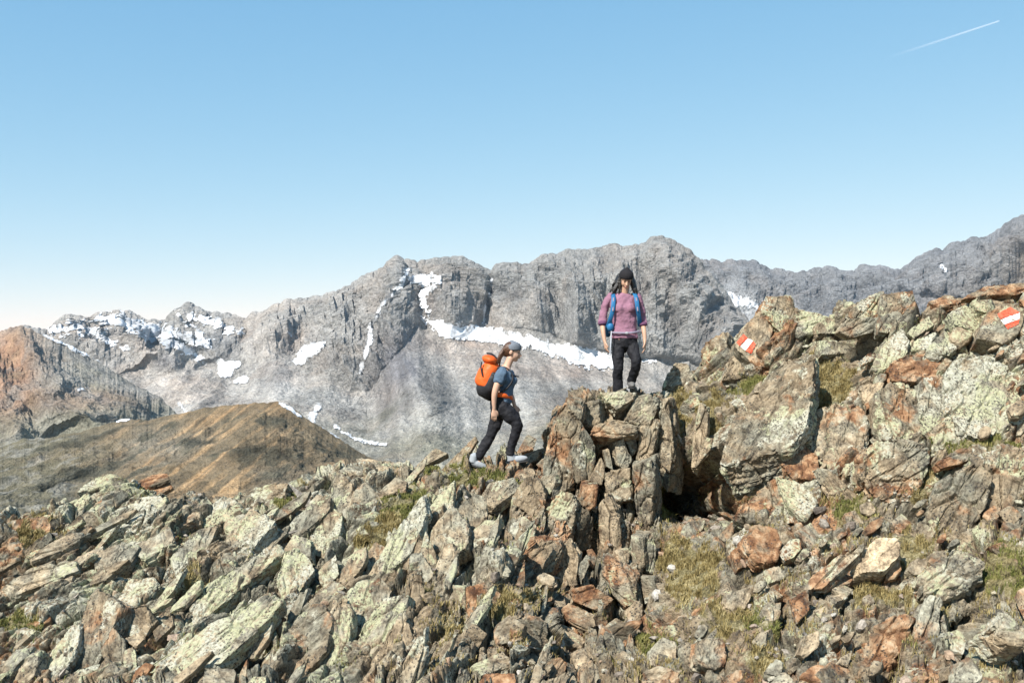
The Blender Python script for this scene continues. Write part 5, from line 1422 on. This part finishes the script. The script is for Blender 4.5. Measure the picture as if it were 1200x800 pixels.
pk2 = empty('backpack', B_(573, 460, 0)); oC = np.array(B_(573, 460, 0))
tag(pk2, 'orange and black rucksack on the back of the striding hiker', 'backpack')
pbdy = fuse('pack_body', [tube([B_(578, 429, 0), B_(573.5, 437, 0), B_(570, 447, 0), B_(568.5, 452, 0)], [(.105, .13), (.135, .15), (.145, .155), (.125, .15)], 24, side=(1, 0, .35))], M_PACKO, pk2, oC, .010, 3, .012, .08)
fuse('pack_base', [tube([B_(580, 437, 0), B_(575.5, 448, 0), B_(572, 457, 0), B_(573, 464, 0)], [(.085, .158), (.135, .163), (.150, .155), (.085, .11)], 24, side=(1, 0, .35))], M_PACKB, pk2, oC, .010, 3, .012, .08)
lid = fuse('pack_lid', [ell(B_(574, 421.5, 0), (.100, .14, .060), rotm(0, 18, 0))], M_PACKO, pk2, oC, .008, 3, .014, .06)
fuse('lid_strap', [flat([B_(570.5, 413.6, -.03), B_(577, 415, -.03), B_(582.5, 420, -.04)], .010, .012, side=(0, 1, 0))], M_PACKB, lid, oC, .005, 1)
fuse('compression_strap', [flat([B_(565, 424, -.10), B_(564, 430, -.13), B_(566, 440, -.150)], .010, .012, side=(1, 0, 0))], M_PACKB, pk2, oC, .005, 1)
for s in (-1, 1):
    fuse('shoulder_strap', [flat([B_(583, 431, s * .10), B_(588, 429.6, s * .105), B_(595, 432, s * .105), B_(600.5, 439, s * .115), B_(600, 446, s * .135), B_(594, 454, s * .155), B_(585, 460, s * .14)], .028, .012, side=(0, 1, 0))], M_PACKB, pk2, oC, .006, 2)
fuse('chest_strap', [flat([B_(600.5, 439.5, -.11), B_(606.8, 441, -.03), B_(606.8, 441, .03), B_(600.5, 439.5, .11)], .008, .012, side=(0, 0, 1))], M_PACKB, pk2, oC, .005, 1)
fuse('hip_belt', [flat([B_(577, 461, -.10), B_(584, 461.5, -.155), B_(591, 462.5, -.150), B_(598, 465, -.08), B_(600, 466, 0)], .030, .016, side=(0, 0, 1))], M_PACKO, pk2, oC, .006, 2)
# ------------------------------------------------------------------ camera, light, sky, haze, contrail
cam = bpy.data.cameras.new('camera'); co = bpy.data.objects.new('camera', cam); COL.objects.link(co)
co.location = (0, 0, 0); co.rotation_euler = (math.radians(90), 0, 0)
cam.sensor_width = 36; cam.lens = 36 * F / 1200; cam.clip_start = .1; cam.clip_end = 200000
sc.camera = co
SUN_EL, SUN_AZ = 46.0, -38.0        # azimuth measured from behind the camera towards the right
el, az = math.radians(SUN_EL), math.radians(SUN_AZ)
sd = Vector((math.sin(az) * math.cos(el), -math.cos(az) * math.cos(el), math.sin(el)))
L = bpy.data.lights.new('sun', 'SUN'); L.energy = 5.0; L.angle = math.radians(.5); L.color = (1.0, .955, .88)
lo = bpy.data.objects.new('sun', L); COL.objects.link(lo)
lo.rotation_euler = sd.to_track_quat('Z', 'Y').to_euler()
w = bpy.data.worlds.new('World'); sc.world = w; w.use_nodes = True
nt = w.node_tree; nt.nodes.clear()
sky = nt.nodes.new('ShaderNodeTexSky'); sky.sky_type = 'NISHITA'; sky.sun_disc = False
sky.sun_elevation = el; sky.sun_rotation = math.atan2(sd.x, sd.y); sky.altitude = 2500; sky.air_density = 1.0; sky.dust_density = .6; sky.ozone_density = 1.0
bg = nt.nodes.new('ShaderNodeBackground'); bg.inputs['Strength'].default_value = .12
ow = nt.nodes.new('ShaderNodeOutputWorld'); EXPO = .86
sp_ = nt.nodes.new('ShaderNodeSeparateColor'); cb_ = nt.nodes.new('ShaderNodeCombineColor'); nt.links.new(sky.outputs[0], sp_.inputs[0])
# the photograph's tone response per channel, applied to the sky as a whole
for ch, (gam_, mul_) in enumerate(((.90, .865), (.535, 1.56), (.29, 2.48))):
    pw = nt.nodes.new('ShaderNodeMath'); pw.operation = 'POWER'; pw.inputs[1].default_value = gam_
    ml = nt.nodes.new('ShaderNodeMath'); ml.operation = 'MULTIPLY'; ml.inputs[1].default_value = mul_
    nt.links.new(sp_.outputs[ch], pw.inputs[0]); nt.links.new(pw.outputs[0], ml.inputs[0]); nt.links.new(ml.outputs[0], cb_.inputs[ch])
nt.links.new(cb_.outputs[0], bg.inputs[0]); nt.links.new(bg.outputs[0], ow.inputs[0])
sc.view_settings.view_transform = 'Standard'; sc.view_settings.look = 'None'; sc.view_settings.exposure = EXPO; sc.view_settings.gamma = 1
sc.cycles.volume_bounces = 0; sc.cycles.max_bounces = 6; sc.cycles.use_denoising = True

# haze
hz = bpy.data.materials.new('clear_mountain_air'); hz.use_nodes = True; t = hz.node_tree; t.nodes.clear()
pv = t.nodes.new('ShaderNodeVolumePrincipled'); pv.inputs['Color'].default_value = (.62, .80, 1, 1); pv.inputs['Density'].default_value = 1.5e-5; pv.inputs['Anisotropy'].default_value = 0.0
om = t.nodes.new('ShaderNodeOutputMaterial'); t.links.new(pv.outputs[0], om.inputs['Volume'])
x0, x1, y0, y1, z0, z1_ = -9600, 9600, -9600, 9600, -471, 1100
hv = [(x0, y0, z0), (x1, y0, z0), (x1, y1, z0), (x0, y1, z0), (x0, y0, z1_), (x1, y0, z1_), (x1, y1, z1_), (x0, y1, z1_)]
hf = [(3, 2, 1, 0), (4, 5, 6, 7), (0, 1, 5, 4), (1, 2, 6, 5), (2, 3, 7, 6), (3, 0, 4, 7)]
if HAZE:
    ho = mesh_obj('haze', hv, hf, hz); tag(ho, kind='stuff')

# contrail: a long thin vapour trail, 9 km up
A = W(1040, 68, 28000); B = W(1172, 24.5, 26000)
n = 60; V = []; Fc = []
ax = (B - A) / np.linalg.norm(B - A); s1 = np.cross(ax, [0, 0, 1]); s1 /= np.linalg.norm(s1); s2 = np.cross(ax, s1)
for i in range(n + 1):
    tt = i / n; c = A + (B - A) * tt; r = (20 + 16 * (1 - tt)) * (1 + .5 * float(perlin(np.array([[tt * 30, 0, 0]]))[0]))
    if i == n: r = 3
    for k in range(8):
        a = 6.283 * k / 8; V.append(c + (s1 * math.cos(a) + s2 * math.sin(a)) * r)
for i in range(n):
    for k in range(8): Fc.append((i * 8 + k, i * 8 + (k + 1) % 8, (i + 1) * 8 + (k + 1) % 8, (i + 1) * 8 + k))
g = NT('ice_vapour')
tcg = g.n('ShaderNodeTexCoord').outputs['Generated']; sx = g.n('ShaderNodeSeparateXYZ'); g.put(sx.inputs[0], tcg)
df = g.n('ShaderNodeBsdfDiffuse'); df.inputs[0].default_value = (.95, .97, 1, 1)
tr = g.n('ShaderNodeBsdfTransparent'); mx = g.n('ShaderNodeMixShader')
g.put(mx.inputs[0], g.math('MULTIPLY', g.step(sx.outputs[0], -.05, .95), .15)); g.put(mx.inputs[1], tr.outputs[0]); g.put(mx.inputs[2], df.outputs[0])
g.t.links.new(mx.outputs[0], g.out.inputs['Surface'])
ct = mesh_obj('contrail', V, Fc, g.m, smooth=True)
tag(ct, 'thin white aircraft vapour trail slanting across the upper right sky', 'contrail')
